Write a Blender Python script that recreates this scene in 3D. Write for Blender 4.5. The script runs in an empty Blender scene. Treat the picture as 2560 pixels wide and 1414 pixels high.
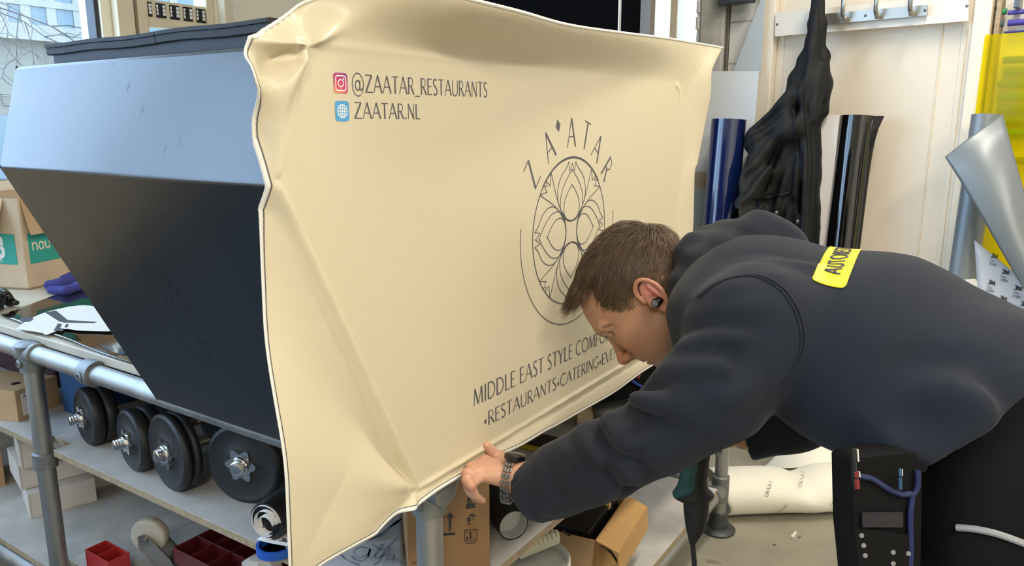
import bpy, math, random
import numpy as np
from mathutils import Vector, Matrix

# ---------------------------------------------------------------- camera, sky, lamps, exposure
S = bpy.context.scene
COL = S.collection
F = 1900.0
PITCH = math.radians(11.8)
EYE = 1.5
cam_d = bpy.data.cameras.new('camera')
cam_d.sensor_width = 36.0
cam_d.lens = 36.0 * F / 2560.0
cam_d.clip_start = 0.05
cam = bpy.data.objects.new('camera', cam_d)
cam.location = (0, 0, EYE)
cam.rotation_euler = (math.pi / 2 - PITCH, 0, 0)
COL.objects.link(cam)
S.camera = cam

S.view_settings.view_transform = 'Standard'
S.view_settings.look = 'None'
S.view_settings.gamma = 1.0
S.view_settings.use_curve_mapping = False
S.view_settings.exposure = 0.0

world = bpy.data.worlds.new('sky')
world.use_nodes = True
S.world = world
bg = world.node_tree.nodes['Background']
bg.inputs['Color'].default_value = (0.50, 0.71, 1.0, 1)
bg.inputs['Strength'].default_value = 7.2

# local frame of the bench: origin at its near corner leg, U along its short end, V along its long front
OM = np.array([-.1455, 1.225, 0.0])
U = np.array([.552, .834, 0.0]); U = U / np.linalg.norm(U)
V = np.array([-U[1], U[0], 0.0])
ZUP = np.array([0, 0, 1.0])
EYEP = np.array([0, 0, EYE])

def W(u, v, z):
    return OM + U * u + V * v + ZUP * z

def lamp(loc, rot, sx, sy, power, color):
    d = bpy.data.lights.new('ceiling_lamp', 'AREA')
    d.shape = 'RECTANGLE'; d.size = sx; d.size_y = sy
    d.energy = power; d.color = color
    o = bpy.data.objects.new('ceiling_lamp', d)
    o.location = loc; o.rotation_euler = rot
    COL.objects.link(o)
    return o

AW = math.atan2(U[1], U[0])
WARM = (1.0, 0.9, 0.77)
lamp((1.45, -0.75, 3.3), (0, 0, AW), 1.5, .35, 82, WARM)
lamp((-0.1, -2.1, 3.3), (0, 0, AW), 1.5, .35, 84, WARM)
lamp((1.15, 1.9, 3.3), (0, 0, AW), 1.5, .35, 54, WARM)

# ---------------------------------------------------------------- pixel measuring helpers (photo is 2560 x 1414)
CP, SP = math.cos(PITCH), math.sin(PITCH)
def ray(px, py):
    x = (px - 1280) / F; y = -(py - 707) / F
    return np.array([x, CP + y * SP, y * CP - SP])
def at(px, py, depth):
    return EYEP + ray(px, py) * depth
def uvz(p):
    q = p - OM
    return np.array([q @ U, q @ V, p[2]])
def onz(px, py, z):
    d = ray(px, py); return EYEP + d * ((z - EYE) / d[2])
def onplane(px, py, p0, n):
    d = ray(px, py); return EYEP + d * (((p0 - EYEP) @ n) / (d @ n))
def onv(px, py, v): return onplane(px, py, W(0, v, 0), V)
def onu(px, py, u): return onplane(px, py, W(u, 0, 0), U)

# ---------------------------------------------------------------- materials
def lin(h):
    if isinstance(h, str):
        h = h.lstrip('#'); r = [int(h[i:i + 2], 16) / 255 for i in (0, 2, 4)]
    else:
        r = h
    return tuple((c / 12.92 if c <= .04045 else ((c + .055) / 1.055) ** 2.4) for c in r)

def mat(name, color, rough=.5, metal=0.0, spec=.5, noise=0.0, nscale=20.0, bump=0.0, bscale=80.0,
        color2=None, coat=0.0, trans=0.0, stretch=None, emit=None, estr=0.0, rnoise=0.0, sheen=0.0):
    m = bpy.data.materials.new(name); m.use_nodes = True
    nt = m.node_tree; b = nt.nodes['Principled BSDF']
    c = lin(color)
    b.inputs['Base Color'].default_value = (*c, 1)
    b.inputs['Roughness'].default_value = rough
    b.inputs['Metallic'].default_value = metal
    b.inputs['Specular IOR Level'].default_value = spec
    b.inputs['Coat Weight'].default_value = coat
    b.inputs['Transmission Weight'].default_value = trans
    if sheen:
        b.inputs['Sheen Weight'].default_value = sheen
        b.inputs['Sheen Roughness'].default_value = .5
    if emit is not None:
        b.inputs['Emission Color'].default_value = (*lin(emit), 1)
        b.inputs['Emission Strength'].default_value = estr
    tc = None
    if noise or bump or rnoise:
        tc = nt.nodes.new('ShaderNodeTexCoord')
        mp = nt.nodes.new('ShaderNodeMapping')
        nt.links.new(tc.outputs['Object'], mp.inputs['Vector'])
        if stretch: mp.inputs['Scale'].default_value = stretch
    if noise or rnoise:
        n = nt.nodes.new('ShaderNodeTexNoise'); n.inputs['Scale'].default_value = nscale
        n.inputs['Detail'].default_value = 6
        nt.links.new(mp.outputs['Vector'], n.inputs['Vector'])
        if noise:
            r = nt.nodes.new('ShaderNodeValToRGB')
            c2 = lin(color2) if color2 is not None else tuple(x * (1 - noise) for x in c)
            r.color_ramp.elements[0].position = .35; r.color_ramp.elements[1].position = .68
            r.color_ramp.elements[0].color = (*c2, 1); r.color_ramp.elements[1].color = (*c, 1)
            nt.links.new(n.outputs['Fac'], r.inputs['Fac'])
            nt.links.new(r.outputs['Color'], b.inputs['Base Color'])
        if rnoise:
            mr = nt.nodes.new('ShaderNodeMapRange')
            mr.inputs['To Min'].default_value = rough - rnoise; mr.inputs['To Max'].default_value = rough + rnoise
            nt.links.new(n.outputs['Fac'], mr.inputs['Value'])
            nt.links.new(mr.outputs['Result'], b.inputs['Roughness'])
    if bump:
        n2 = nt.nodes.new('ShaderNodeTexNoise'); n2.inputs['Scale'].default_value = bscale
        n2.inputs['Detail'].default_value = 4
        nt.links.new(mp.outputs['Vector'], n2.inputs['Vector'])
        bp = nt.nodes.new('ShaderNodeBump'); bp.inputs['Strength'].default_value = bump
        bp.inputs['Distance'].default_value = .01
        nt.links.new(n2.outputs['Fac'], bp.inputs['Height'])
        nt.links.new(bp.outputs['Normal'], b.inputs['Normal'])
    return m

def glass_mat(name, tint=(1, 1, 1), gloss=.08):
    m = bpy.data.materials.new(name); m.use_nodes = True
    nt = m.node_tree; nt.nodes.clear()
    o = nt.nodes.new('ShaderNodeOutputMaterial')
    t = nt.nodes.new('ShaderNodeBsdfTransparent'); t.inputs['Color'].default_value = (*tint, 1)
    g = nt.nodes.new('ShaderNodeBsdfGlossy'); g.inputs['Roughness'].default_value = .02
    mx = nt.nodes.new('ShaderNodeMixShader'); mx.inputs['Fac'].default_value = gloss
    nt.links.new(t.outputs[0], mx.inputs[1]); nt.links.new(g.outputs[0], mx.inputs[2])
    nt.links.new(mx.outputs[0], o.inputs['Surface'])
    return m

def film_mat(name, color, opacity=.7, rough=.35):
    """a translucent tinted film: part transparent with a tint, part diffuse/translucent"""
    m = bpy.data.materials.new(name); m.use_nodes = True
    nt = m.node_tree; b = nt.nodes['Principled BSDF']
    o = nt.nodes['Material Output']
    c = lin(color)
    b.inputs['Base Color'].default_value = (*c, 1); b.inputs['Roughness'].default_value = rough
    t = nt.nodes.new('ShaderNodeBsdfTransparent'); t.inputs['Color'].default_value = (*c, 1)
    mx = nt.nodes.new('ShaderNodeMixShader'); mx.inputs['Fac'].default_value = opacity
    nt.links.new(t.outputs[0], mx.inputs[1]); nt.links.new(b.outputs[0], mx.inputs[2])
    nt.links.new(mx.outputs[0], o.inputs['Surface'])
    return m

# ---------------------------------------------------------------- mesh building
def wloc(o):
    l = np.zeros(3)
    while o is not None:
        l += np.array(o.location); o = o.parent
    return l

class MB:
    def __init__(self): self.v = []; self.f = []; self.mi = []; self.n = 0
    def add(self, verts, faces, mi=0):
        verts = np.asarray(verts, float).reshape(-1, 3)
        self.v.append(verts); k = self.n
        for f in faces:
            self.f.append([int(i) + k for i in f]); self.mi.append(mi)
        self.n += len(verts)
        return self
    def box(self, c, ex, ey, ez, mi=0):
        """box: centre and three half-extent vectors"""
        c, ex, ey, ez = [np.asarray(a, float) for a in (c, ex, ey, ez)]
        vs = [c + sx * ex + sy * ey + sz * ez for sz in (-1, 1) for sy in (-1, 1) for sx in (-1, 1)]
        fs = [(0, 2, 3, 1), (4, 5, 7, 6), (0, 1, 5, 4), (2, 6, 7, 3), (0, 4, 6, 2), (1, 3, 7, 5)]
        if np.dot(np.cross(ex, ey), ez) < 0: fs = [f[::-1] for f in fs]
        return self.add(vs, fs, mi)
    def abox(self, x0, x1, y0, y1, z0, z1, mi=0):
        return self.box(((x0 + x1) / 2, (y0 + y1) / 2, (z0 + z1) / 2), ((x1 - x0) / 2, 0, 0), (0, (y1 - y0) / 2, 0), (0, 0, (z1 - z0) / 2), mi)
    def ubox(self, u0, u1, v0, v1, z0, z1, mi=0):
        return self.box(W((u0 + u1) / 2, (v0 + v1) / 2, (z0 + z1) / 2), U * (u1 - u0) / 2, V * (v1 - v0) / 2, ZUP * (z1 - z0) / 2, mi)
    def tube(self, pts, r, seg=16, cap=True, mi=0, closed=False):
        pts = np.asarray(pts, float); n = len(pts)
        rs = np.full(n, r, float) if np.isscalar(r) else np.asarray(r, float)
        tan = np.gradient(pts, axis=0)
        if closed: tan = np.roll(pts, -1, 0) - np.roll(pts, 1, 0)
        tan /= np.maximum(np.linalg.norm(tan, axis=1, keepdims=True), 1e-9)
        a = np.array([0, 0, 1.0]) if abs(tan[0][2]) < .9 else np.array([1.0, 0, 0])
        nrm = np.cross(tan[0], a); nrm /= np.linalg.norm(nrm)
        vs = []; ang = np.linspace(0, 2 * np.pi, seg, endpoint=False)
        for i in range(n):
            t = tan[i]; nrm = nrm - t * (nrm @ t); nrm /= np.linalg.norm(nrm); b = np.cross(t, nrm)
            vs.append(pts[i] + rs[i] * (np.cos(ang)[:, None] * nrm + np.sin(ang)[:, None] * b))
        vs = np.concatenate(vs); fs = []
        for i in range(n if closed else n - 1):
            j = (i + 1) % n
            for k in range(seg):
                k2 = (k + 1) % seg
                fs.append((i * seg + k, i * seg + k2, j * seg + k2, j * seg + k))
        if cap and not closed:
            fs.append(list(range(seg))[::-1]); fs.append([(n - 1) * seg + k for k in range(seg)])
        return self.add(vs, fs, mi)
    def lathe(self, o, axis, prof, seg=32, mi=0, xdir=None, caps=True):
        """prof: list of (along, radius)"""
        o = np.asarray(o, float); ax = np.asarray(axis, float); ax = ax / np.linalg.norm(ax)
        a = np.array([0, 0, 1.0]) if abs(ax[2]) < .9 else np.array([1.0, 0, 0])
        if xdir is not None: a = np.asarray(xdir, float)
        x = np.cross(a, ax); x /= np.linalg.norm(x); y = np.cross(ax, x)
        ang = np.linspace(0, 2 * np.pi, seg, endpoint=False); ring = np.cos(ang)[:, None] * x + np.sin(ang)[:, None] * y
        vs = np.concatenate([o + ax * h + ring * r for h, r in prof]); fs = []
        for i in range(len(prof) - 1):
            for k in range(seg):
                k2 = (k + 1) % seg
                fs.append((i * seg + k, i * seg + k2, (i + 1) * seg + k2, (i + 1) * seg + k))
        if caps and prof[0][1] > 1e-6: fs.append(list(range(seg))[::-1])
        if caps and prof[-1][1] > 1e-6: fs.append([(len(prof) - 1) * seg + k for k in range(seg)])
        return self.add(vs, fs, mi)
    def grid(self, P, mi=0, flip=False, wrap=False):
        """P: (n,m,3) array"""
        n, m = P.shape[:2]; fs = []
        for i in range(n - 1):
            for j in range(m if wrap else m - 1):
                j2 = (j + 1) % m
                q = (i * m + j, i * m + j2, (i + 1) * m + j2, (i + 1) * m + j)
                fs.append(q[::-1] if flip else q)
        return self.add(P.reshape(-1, 3), fs, mi)
    def prism(self, poly, d, mi=0, mi2=None):
        """poly: list of 3d points (planar), extruded by vector d"""
        poly = np.asarray(poly, float); n = len(poly); d = np.asarray(d, float)
        nn = np.zeros(3)
        for i in range(n): nn += np.cross(poly[i] - poly[0], poly[(i + 1) % n] - poly[0])
        if nn @ d > 0: poly = poly[::-1]
        vs = np.concatenate([poly, poly + d])
        self.add(vs, [list(range(n)), list(range(n, 2 * n))[::-1]], mi)
        self.add(vs, [((i + 1) % n, i, n + i, n + (i + 1) % n) for i in range(n)], mi if mi2 is None else mi2)
        return self
    def ico(self, c, r, seg=16, rings=10, mi=0, scale=(1, 1, 1), R=None):
        th = np.linspace(0, np.pi, rings + 1); ph = np.linspace(0, 2 * np.pi, seg, endpoint=False)
        P = np.stack([np.sin(th)[:, None] * np.cos(ph), np.sin(th)[:, None] * np.sin(ph), np.cos(th)[:, None] * np.ones(seg)], -1)
        P = P * r * np.asarray(scale)
        if R is not None: P = P @ np.asarray(R).T
        return self.grid(P + np.asarray(c), mi, wrap=True, flip=True)
    def build(self, name, mats, parent=None, smooth=False, bevel=0.0, world=True, angle=35, subsurf=0, bseg=2, solid=0.0):
        if not isinstance(mats, (list, tuple)): mats = [mats]
        vs = np.concatenate(self.v)
        if parent is not None and world: vs = vs - wloc(parent)
        me = bpy.data.meshes.new(name)
        me.from_pydata(vs.tolist(), [], self.f)
        for m in mats: me.materials.append(m)
        if len(mats) > 1: me.polygons.foreach_set('material_index', self.mi)
        me.update()
        o = bpy.data.objects.new(name, me); COL.objects.link(o)
        if parent is not None: o.parent = parent
        if smooth:
            me.polygons.foreach_set('use_smooth', [True] * len(me.polygons))
        if bevel:
            md = o.modifiers.new('bevel', 'BEVEL'); md.width = bevel; md.segments = bseg
            md.limit_method = 'ANGLE'; md.angle_limit = math.radians(angle)
        if subsurf:
            md = o.modifiers.new('sub', 'SUBSURF'); md.levels = subsurf; md.render_levels = subsurf
        if solid:
            md = o.modifiers.new('solid', 'SOLIDIFY'); md.thickness = solid; md.offset = 0
        if smooth and smooth != 'all':
            me.set_sharp_from_angle(angle=math.radians(smooth if smooth is not True else 40))
        return o

def tag(o, label=None, cat=None, group=None, kind=None):
    if label: o['label'] = label
    if cat: o['category'] = cat
    if group: o['group'] = group
    if kind: o['kind'] = kind
    return o
def thing(name, label, cat, loc, rotz=0.0, group=None):
    o = bpy.data.objects.new(name, None); o.empty_display_size = .05; COL.objects.link(o)
    o.location = tuple(loc); o.rotation_euler = (0, 0, rotz)
    return tag(o, label, cat, group)
def dup(root, loc, rot=(0, 0, 0), label=None, scale=None):
    r = root.copy(); COL.objects.link(r); r.location = tuple(loc); r.rotation_euler = rot
    if scale: r.scale = scale
    if label: r['label'] = label
    for ch in list(root.children):
        c = ch.copy(); COL.objects.link(c); c.parent = r
        for g in list(ch.children):
            d = g.copy(); COL.objects.link(d); d.parent = c
    return r

def bez(pts, n=40):
    """smooth Catmull-Rom curve through points"""
    P = np.asarray(pts, float); P = np.vstack([2 * P[0] - P[1], P, 2 * P[-1] - P[-2]])
    out = []; k = len(P) - 3; per = max(2, n // k)
    for i in range(k):
        p0, p1, p2, p3 = P[i:i + 4]
        for t in np.linspace(0, 1, per, endpoint=False):
            out.append(.5 * ((2 * p1) + (-p0 + p2) * t + (2 * p0 - 5 * p1 + 4 * p2 - p3) * t ** 2 + (-p0 + 3 * p1 - 3 * p2 + p3) * t ** 3))
    out.append(P[-2])
    return np.array(out)

def resample(pts, n):
    P = np.asarray(pts, float); d = np.r_[0, np.cumsum(np.linalg.norm(np.diff(P, axis=0), axis=1))]
    t = np.linspace(0, d[-1], n)
    return np.stack([np.interp(t, d, P[:, k]) for k in range(P.shape[1])], 1)

# ---------------------------------------------------------------- smooth solid modelling (distance fields, surface nets)
def smin(a, b, k):
    h = np.clip(.5 + .5 * (b - a) / k, 0, 1)
    return b + (a - b) * h - k * h * (1 - h)
def smax(a, b, k): return -smin(-a, -b, k)
class Field:
    def __init__(self, lo, hi, h):
        self.lo = np.asarray(lo, float); self.h = h
        n = np.ceil((np.asarray(hi) - self.lo) / h).astype(int) + 1
        ax = [(self.lo[i] + h * np.arange(n[i])).astype(np.float32) for i in range(3)]
        self.X, self.Y, self.Z = np.meshgrid(*ax, indexing='ij')
        self.P = np.stack([self.X, self.Y, self.Z], -1)
        self.d = np.full(self.X.shape, 1e3, np.float32)
    def cone(self, a, b, r1, r2):
        """round cone between a and b (linear radius)"""
        a = np.asarray(a, np.float32); b = np.asarray(b, np.float32); ab = b - a
        t = np.clip(((self.P - a) @ ab) / max(ab @ ab, 1e-9), 0, 1)
        return np.linalg.norm(self.P - a - t[..., None] * ab, axis=-1) - (r1 + (r2 - r1) * t)
    def ell(self, c, r, R=None):
        q = self.P - np.asarray(c, np.float32)
        if R is not None: q = q @ np.asarray(R, np.float32)   # columns of R are the ellipsoid axes
        r = np.asarray(r, np.float32)
        k0 = np.linalg.norm(q / r, axis=-1); k1 = np.linalg.norm(q / (r * r), axis=-1)
        return k0 * (k0 - 1) / np.maximum(k1, 1e-6)
    def tubeE(self, a, b, ra, rb, xa):
        """elliptic tapered capsule from a to b; radii pairs (rx, ry) at each end, xa = axis of rx"""
        a = np.asarray(a, np.float32); b = np.asarray(b, np.float32); ab = b - a; L = np.linalg.norm(ab); t_ = ab / L
        x = np.asarray(xa, np.float32); x = x - t_ * (x @ t_); x /= np.linalg.norm(x); y = np.cross(t_, x)
        q = self.P - a; s = (q @ t_) / L; t = np.clip(s, 0, 1)
        rx = ra[0] + (rb[0] - ra[0]) * t; ry = ra[1] + (rb[1] - ra[1]) * t
        over = (s - t) * L
        m = np.minimum(rx, ry)
        k = np.sqrt((q @ x / rx) ** 2 + (q @ y / ry) ** 2 + (over / m) ** 2)
        return (k - 1) * m
    def u(self, d, k=.02): self.d = smin(self.d, d, k).astype(np.float32); return self
    def sub(self, d, k=.01): self.d = smax(self.d, -d, k).astype(np.float32); return self
    def mesh(self):
        d = self.d; h = self.h
        s = d < 0
        nx, ny, nz = d.shape
        c = [s[i:nx - 1 + i, j:ny - 1 + j, k:nz - 1 + k] for i in (0, 1) for j in (0, 1) for k in (0, 1)]
        cnt = sum(x.astype(np.int8) for x in c)
        act = (cnt > 0) & (cnt < 8)
        idx = np.argwhere(act)
        vid = np.full(act.shape, -1, np.int64); vid[act] = np.arange(len(idx))
        corners = np.array([(i, j, k) for i in (0, 1) for j in (0, 1) for k in (0, 1)])
        val = np.stack([d[idx[:, 0] + i, idx[:, 1] + j, idx[:, 2] + k] for i, j, k in corners], 1)
        acc = np.zeros((len(idx), 3)); wn = np.zeros(len(idx))
        for e0 in range(8):
            for ax in (4, 2, 1):
                if e0 & ax: continue
                e1 = e0 | ax
                a, b = val[:, e0], val[:, e1]
                m = (a < 0) != (b < 0)
                t = np.where(m, a / np.where(m, a - b, 1), 0)
                p = corners[e0] + t[:, None] * (corners[e1] - corners[e0])
                acc += np.where(m[:, None], p, 0); wn += m
        verts = self.lo + h * (idx + acc / wn[:, None])
        faces = []
        for ax in range(3):
            o1, o2 = [i for i in range(3) if i != ax]
            sl0 = [slice(1, -1)] * 3; sl0[ax] = slice(0, -1)
            sl1 = [slice(1, -1)] * 3; sl1[ax] = slice(1, None)
            a = s[tuple(sl0)]; b = s[tuple(sl1)]
            e = np.argwhere(a != b)
            off = np.ones(3, int); off[ax] = 0
            e = e + off
            inside = s[e[:, 0], e[:, 1], e[:, 2]]
            def vv(d1, d2):
                q = e.copy(); q[:, o1] -= d1; q[:, o2] -= d2
                q = np.minimum(q, np.array(act.shape) - 1)
                return vid[q[:, 0], q[:, 1], q[:, 2]]
            quad = np.stack([vv(1, 1), vv(0, 1), vv(0, 0), vv(1, 0)], 1)
            flip = inside if ax != 1 else ~inside
            quad[~flip] = quad[~flip][:, ::-1]
            faces.append(quad[(quad >= 0).all(1)])
        return verts, np.concatenate(faces)

def mesh_obj(name, verts, faces, mats, parent=None, smooth=True, attr=None):
    """fast mesh from numpy quads, world coordinates"""
    if parent is not None: verts = verts - wloc(parent)
    me = bpy.data.meshes.new(name)
    nf = len(faces)
    me.vertices.add(len(verts)); me.vertices.foreach_set('co', np.asarray(verts, np.float32).ravel())
    me.loops.add(nf * 4); me.loops.foreach_set('vertex_index', np.asarray(faces, np.int32).ravel())
    me.polygons.add(nf); me.polygons.foreach_set('loop_start', np.arange(0, nf * 4, 4, dtype=np.int32))
    me.update(calc_edges=True); me.validate()
    if not isinstance(mats, (list, tuple)): mats = [mats]
    for m in mats: me.materials.append(m)
    me.polygons.foreach_set('use_smooth', [smooth] * len(me.polygons))
    o = bpy.data.objects.new(name, me); COL.objects.link(o)
    if parent is not None: o.parent = parent
    return o
def smooth_mesh(verts, faces, it=2, lam=.5):
    n = len(verts); v = verts.copy()
    e = np.concatenate([faces[:, [0, 1]], faces[:, [1, 2]], faces[:, [2, 3]], faces[:, [3, 0]]])
    e = np.concatenate([e, e[:, ::-1]])
    cnt = np.bincount(e[:, 0], minlength=n).astype(float)
    for _ in range(it):
        acc = np.stack([np.bincount(e[:, 0], weights=v[e[:, 1], k], minlength=n) for k in range(3)], 1)
        v = v + lam * (acc / np.maximum(cnt, 1)[:, None] - v)
    return v
from mathutils.bvhtree import BVHTree
CR = np.array([1.0, 0, 0]); CU = np.array([0, SP, CP]); CF = np.array([0, CP, -SP])
def img(dx, dy): return CR * dx - CU * dy
def unit(a): a = np.asarray(a, float); return a / np.linalg.norm(a)
def orth(a, b): a = a - b * (a @ b); return unit(a)
# ---------------------------------------------------------------- the room
R0 = np.array([1.27, 3.9, 0.0]); RD = np.array([.736, -.677, 0.0]); RD /= np.linalg.norm(RD)
RN = np.array([RD[1], -RD[0], 0.0])                       # into the room
if RN @ (EYEP - R0) < 0: RN = -RN
def RW(s, off, z): return R0 + RD * s + RN * off + ZUP * z
def onR(px, py, off=0.0): return onplane(px, py, R0 + RN * off, RN)
def sR(px, py=400, off=0.0): return (onR(px, py, off) - R0) @ RD
def zR(px, py, off=0.0): return onR(px, py, off)[2]
def rbox(mb, s0, s1, o0, o1, z0, z1, mi=0):
    return mb.box(RW((s0 + s1) / 2, (o0 + o1) / 2, (z0 + z1) / 2), RD * (s1 - s0) / 2, RN * (o1 - o0) / 2, ZUP * (z1 - z0) / 2, mi)

WV = 3.1                                                  # the window wall stands at V = 3.1
def uV(px, py=300): return uvz(onv(px, py, WV))[0]
def zV(px, py): return onv(px, py, WV)[2]

m_wall = mat('wall paint', '#ebe2cf', .75, noise=.06, nscale=6, bump=.05, bscale=60)
m_beige = mat('beige wall paint', '#efe3cb', .8, noise=.04, nscale=4)
m_cream = mat('cream frame paint', '#ddceb0', .45, noise=.08, nscale=9)
m_creamd = mat('frame gap', '#8f8674', .6)
m_white = mat('white paint', '#ecebe6', .55, noise=.05, nscale=8)
m_floor = mat('painted concrete', '#a19c8a', .5, noise=.28, nscale=3.5, bump=.04, bscale=40, rnoise=.12)
m_black = mat('matt black', '#0d0e10', .55)
m_glass = glass_mat('window glass', (.97, .99, 1), .05)
m_ceil = mat('ceiling paint', '#e6e2d8', .9)

def corner_s(v):                                           # where the right wall meets V = v
    # RW(s) has V coordinate a + b s
    a = (R0 - OM) @ V; b = RD @ V
    return (v - a) / b
SC = corner_s(WV); SB = corner_s(-4.0)
UL = -6.6

mb = MB(); pts = [W(UL, -4, 0), RW(SB, 0, 0), RW(SC, 0, 0), W(UL, WV, 0)]
mb.prism(pts, (0, 0, -.1)); tag(mb.build('floor', m_floor), kind='structure')
mb = MB(); mb.prism([p + ZUP * 3.4 for p in pts], (0, 0, .1)); tag(mb.build('ceiling', m_ceil), kind='structure')
# walls with openings
def wall_open(name, P, a0, a1, holes, z1=3.4, t=.2, material=m_wall):
    """P(a, off, z) -> point; off>0 is into the room; wall thickness behind"""
    mb = MB()
    xs = sorted(set([a0, a1] + [h[0] for h in holes] + [h[1] for h in holes]))
    for x0, x1 in zip(xs[:-1], xs[1:]):
        hs = [h for h in holes if h[0] <= x0 + 1e-6 and h[1] >= x1 - 1e-6]
        segs = [(0, z1)]
        for h in hs:
            segs = [(0, h[2]), (h[3], z1)]
        for za, zb in segs:
            if zb - za < 1e-3: continue
            c = (P(x0, 0, za) + P(x1, -t, zb)) / 2
            mb.box(c, (P(x1, 0, 0) - P(x0, 0, 0)) / 2, (P(0, 0, 0) - P(0, -t, 0)) / 2, ZUP * (zb - za) / 2)
    return tag(mb.build(name, material), kind='structure')
def WP(u, off, z): return W(u, WV - off, z)

uA = uV(262, 120); zS = zV(2, 462)
uB0, uB1 = uV(357, 40), uV(541, 40)
win_holes = [(-6.3, -2.0, .6, 3.3), (-1.9, uA, zS, 3.3), (uB0, uB1, .5, 3.0)]
wall_open('wall_left', WP, UL, uvz(RW(SC, 0, 0))[0] + .3, win_holes, material=m_beige)
s0, s1 = sR(1612, 60), sR(1757, 60)
wall_open('wall_right', RW, SC - .3, SB, [(s0, s1, 1.0, 2.9)], material=m_white)
mb = MB(); c = (pts[0] + pts[1]) / 2; mb.box(c + ZUP * 1.7 - V * .1, (pts[1] - pts[0]) / 2, V * .1, ZUP * 1.7)
tag(mb.build('wall_back', m_wall), kind='structure')
mb = MB(); mb.ubox(UL - .2, UL, -4, WV, 0, 3.4); tag(mb.build('wall_far', m_wall), kind='structure')

def window(name, P, a0, a1, z0, z1, material, bars=(), hbars=(), fr=.05, dep=.08, glass=True):
    r = MB()
    def bx(x0, x1, za, zb, o0=-.1, o1=-.1 + dep, mi=0):
        c = (P(x0, o0, za) + P(x1, o1, zb)) / 2
        r.box(c, (P(x1, 0, 0) - P(x0, 0, 0)) / 2, (P(0, o1, 0) - P(0, o0, 0)) / 2, ZUP * (zb - za) / 2, mi)
    bx(a0, a0 + fr, z0, z1); bx(a1 - fr, a1, z0, z1); bx(a0 + fr, a1 - fr, z0, z0 + fr); bx(a0 + fr, a1 - fr, z1 - fr, z1)
    for b in bars: bx(b - fr / 2, b + fr / 2, z0 + fr, z1 - fr)
    for h in hbars: bx(a0 + fr, a1 - fr, h - fr / 2, h + fr / 2)
    o = tag(r.build(name, material, bevel=.004), kind='structure')
    if glass:
        g = MB(); c = (P(a0, -.07, z0) + P(a1, -.066, z1)) / 2
        g.box(c, (P(a1, 0, 0) - P(a0, 0, 0)) / 2 * .99, (P(0, .002, 0) - P(0, 0, 0)), ZUP * (z1 - z0) / 2 * .99)
        g.build('glass', m_glass, o)
    return o
m_dark = mat('dark window frame', '#24262a', .5)
window('window_1', WP, -1.9, uA, zS, 3.3, m_dark, fr=.022)
window('window_2', WP, uB0, uB1, .5, 3.0, m_cream, fr=.045, hbars=(zV(450, 62),))
window('window_3', RW, s0, s1, 1.0, 2.9, m_cream, bars=(sR(1678, 60),), fr=.045)
window('window_4', WP, -6.3, -2.0, .6, 3.3, m_cream, bars=(-4.8, -3.4))
# perforated plate in the window frame: five upright slots with little blocks
pu0, pu1 = uV(360, 30), uV(527, 30); pz0, pz1 = zV(365, 44), zV(365, -6)
fr = MB(); fr.box(WP((pu0 + pu1) / 2, -.045, (pz0 + pz1) / 2), U * (pu1 - pu0) / 2, V * .006, ZUP * (pz1 - pz0) / 2)
pl = tag(fr.build('trim_1', m_cream), kind='structure')
hole = MB(); blk = MB(); wd = (pu1 - pu0) / 5
for i in range(5):
    uc = pu0 + wd * (i + .5); zc = (pz0 + pz1) / 2; hh = (pz1 - pz0) / 2 * .74
    hole.box(WP(uc, -.037, zc), U * wd * .36, V * .003, ZUP * hh)
    for k in range(3):
        zz = zc + hh * (.55 - .5 * k)
        blk.box(WP(uc + wd * .2, -.034, zz), U * wd * .1, V * .002, ZUP * hh * .2)
        blk.box(WP(uc - wd * .28, -.034, zz), U * wd * .06, V * .002, ZUP * hh * .2)
hole.build('slot', m_black, pl, bevel=.003); blk.build('slot_block', m_white, pl)
# posts between the windows
def wpost(name, p0, p1, depth, material, y=60):
    b = MB(); a, c = uV(p0, y), uV(p1, y)
    b.box(WP((a + c) / 2, depth / 2, 1.7), U * (c - a) / 2, V * depth / 2, ZUP * 1.69)
    return tag(b.build(name, material, bevel=.005), kind='structure')
wpost('trim_2', 280, 322, .06, m_cream)
wpost('trim_3', 322, 334, .02, m_creamd)
wpost('trim_4', 334, 357, .05, m_cream)
wpost('trim_5', 545, 566, .07, m_cream)
wpost('trim_6', 566, 590, .03, m_wall)
# sill radiators: dark sill below the first window
b = MB(); b.box(WP((-1.9 + uA) / 2, .05, zS - .06), U * (uA + 1.9) / 2, V * .05, ZUP * .055)
tag(b.build('trim_7', mat('dark sill', '#2c3138', .6), bevel=.004), kind='structure')

b = MB(); b.ubox(-3.2, -.12, -.3, 2.95, 0, .012)  # mat added over the floor to darken what the box's lower panel reflects
tag(b.build('added_floor_mat', mat('grey rubber mat', '#595f68', .8, spec=.2, bump=.2, bscale=60), bevel=.003), 'added dark grey rubber mat along the workbench front to dim the reflection in the black box', 'mat')
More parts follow.
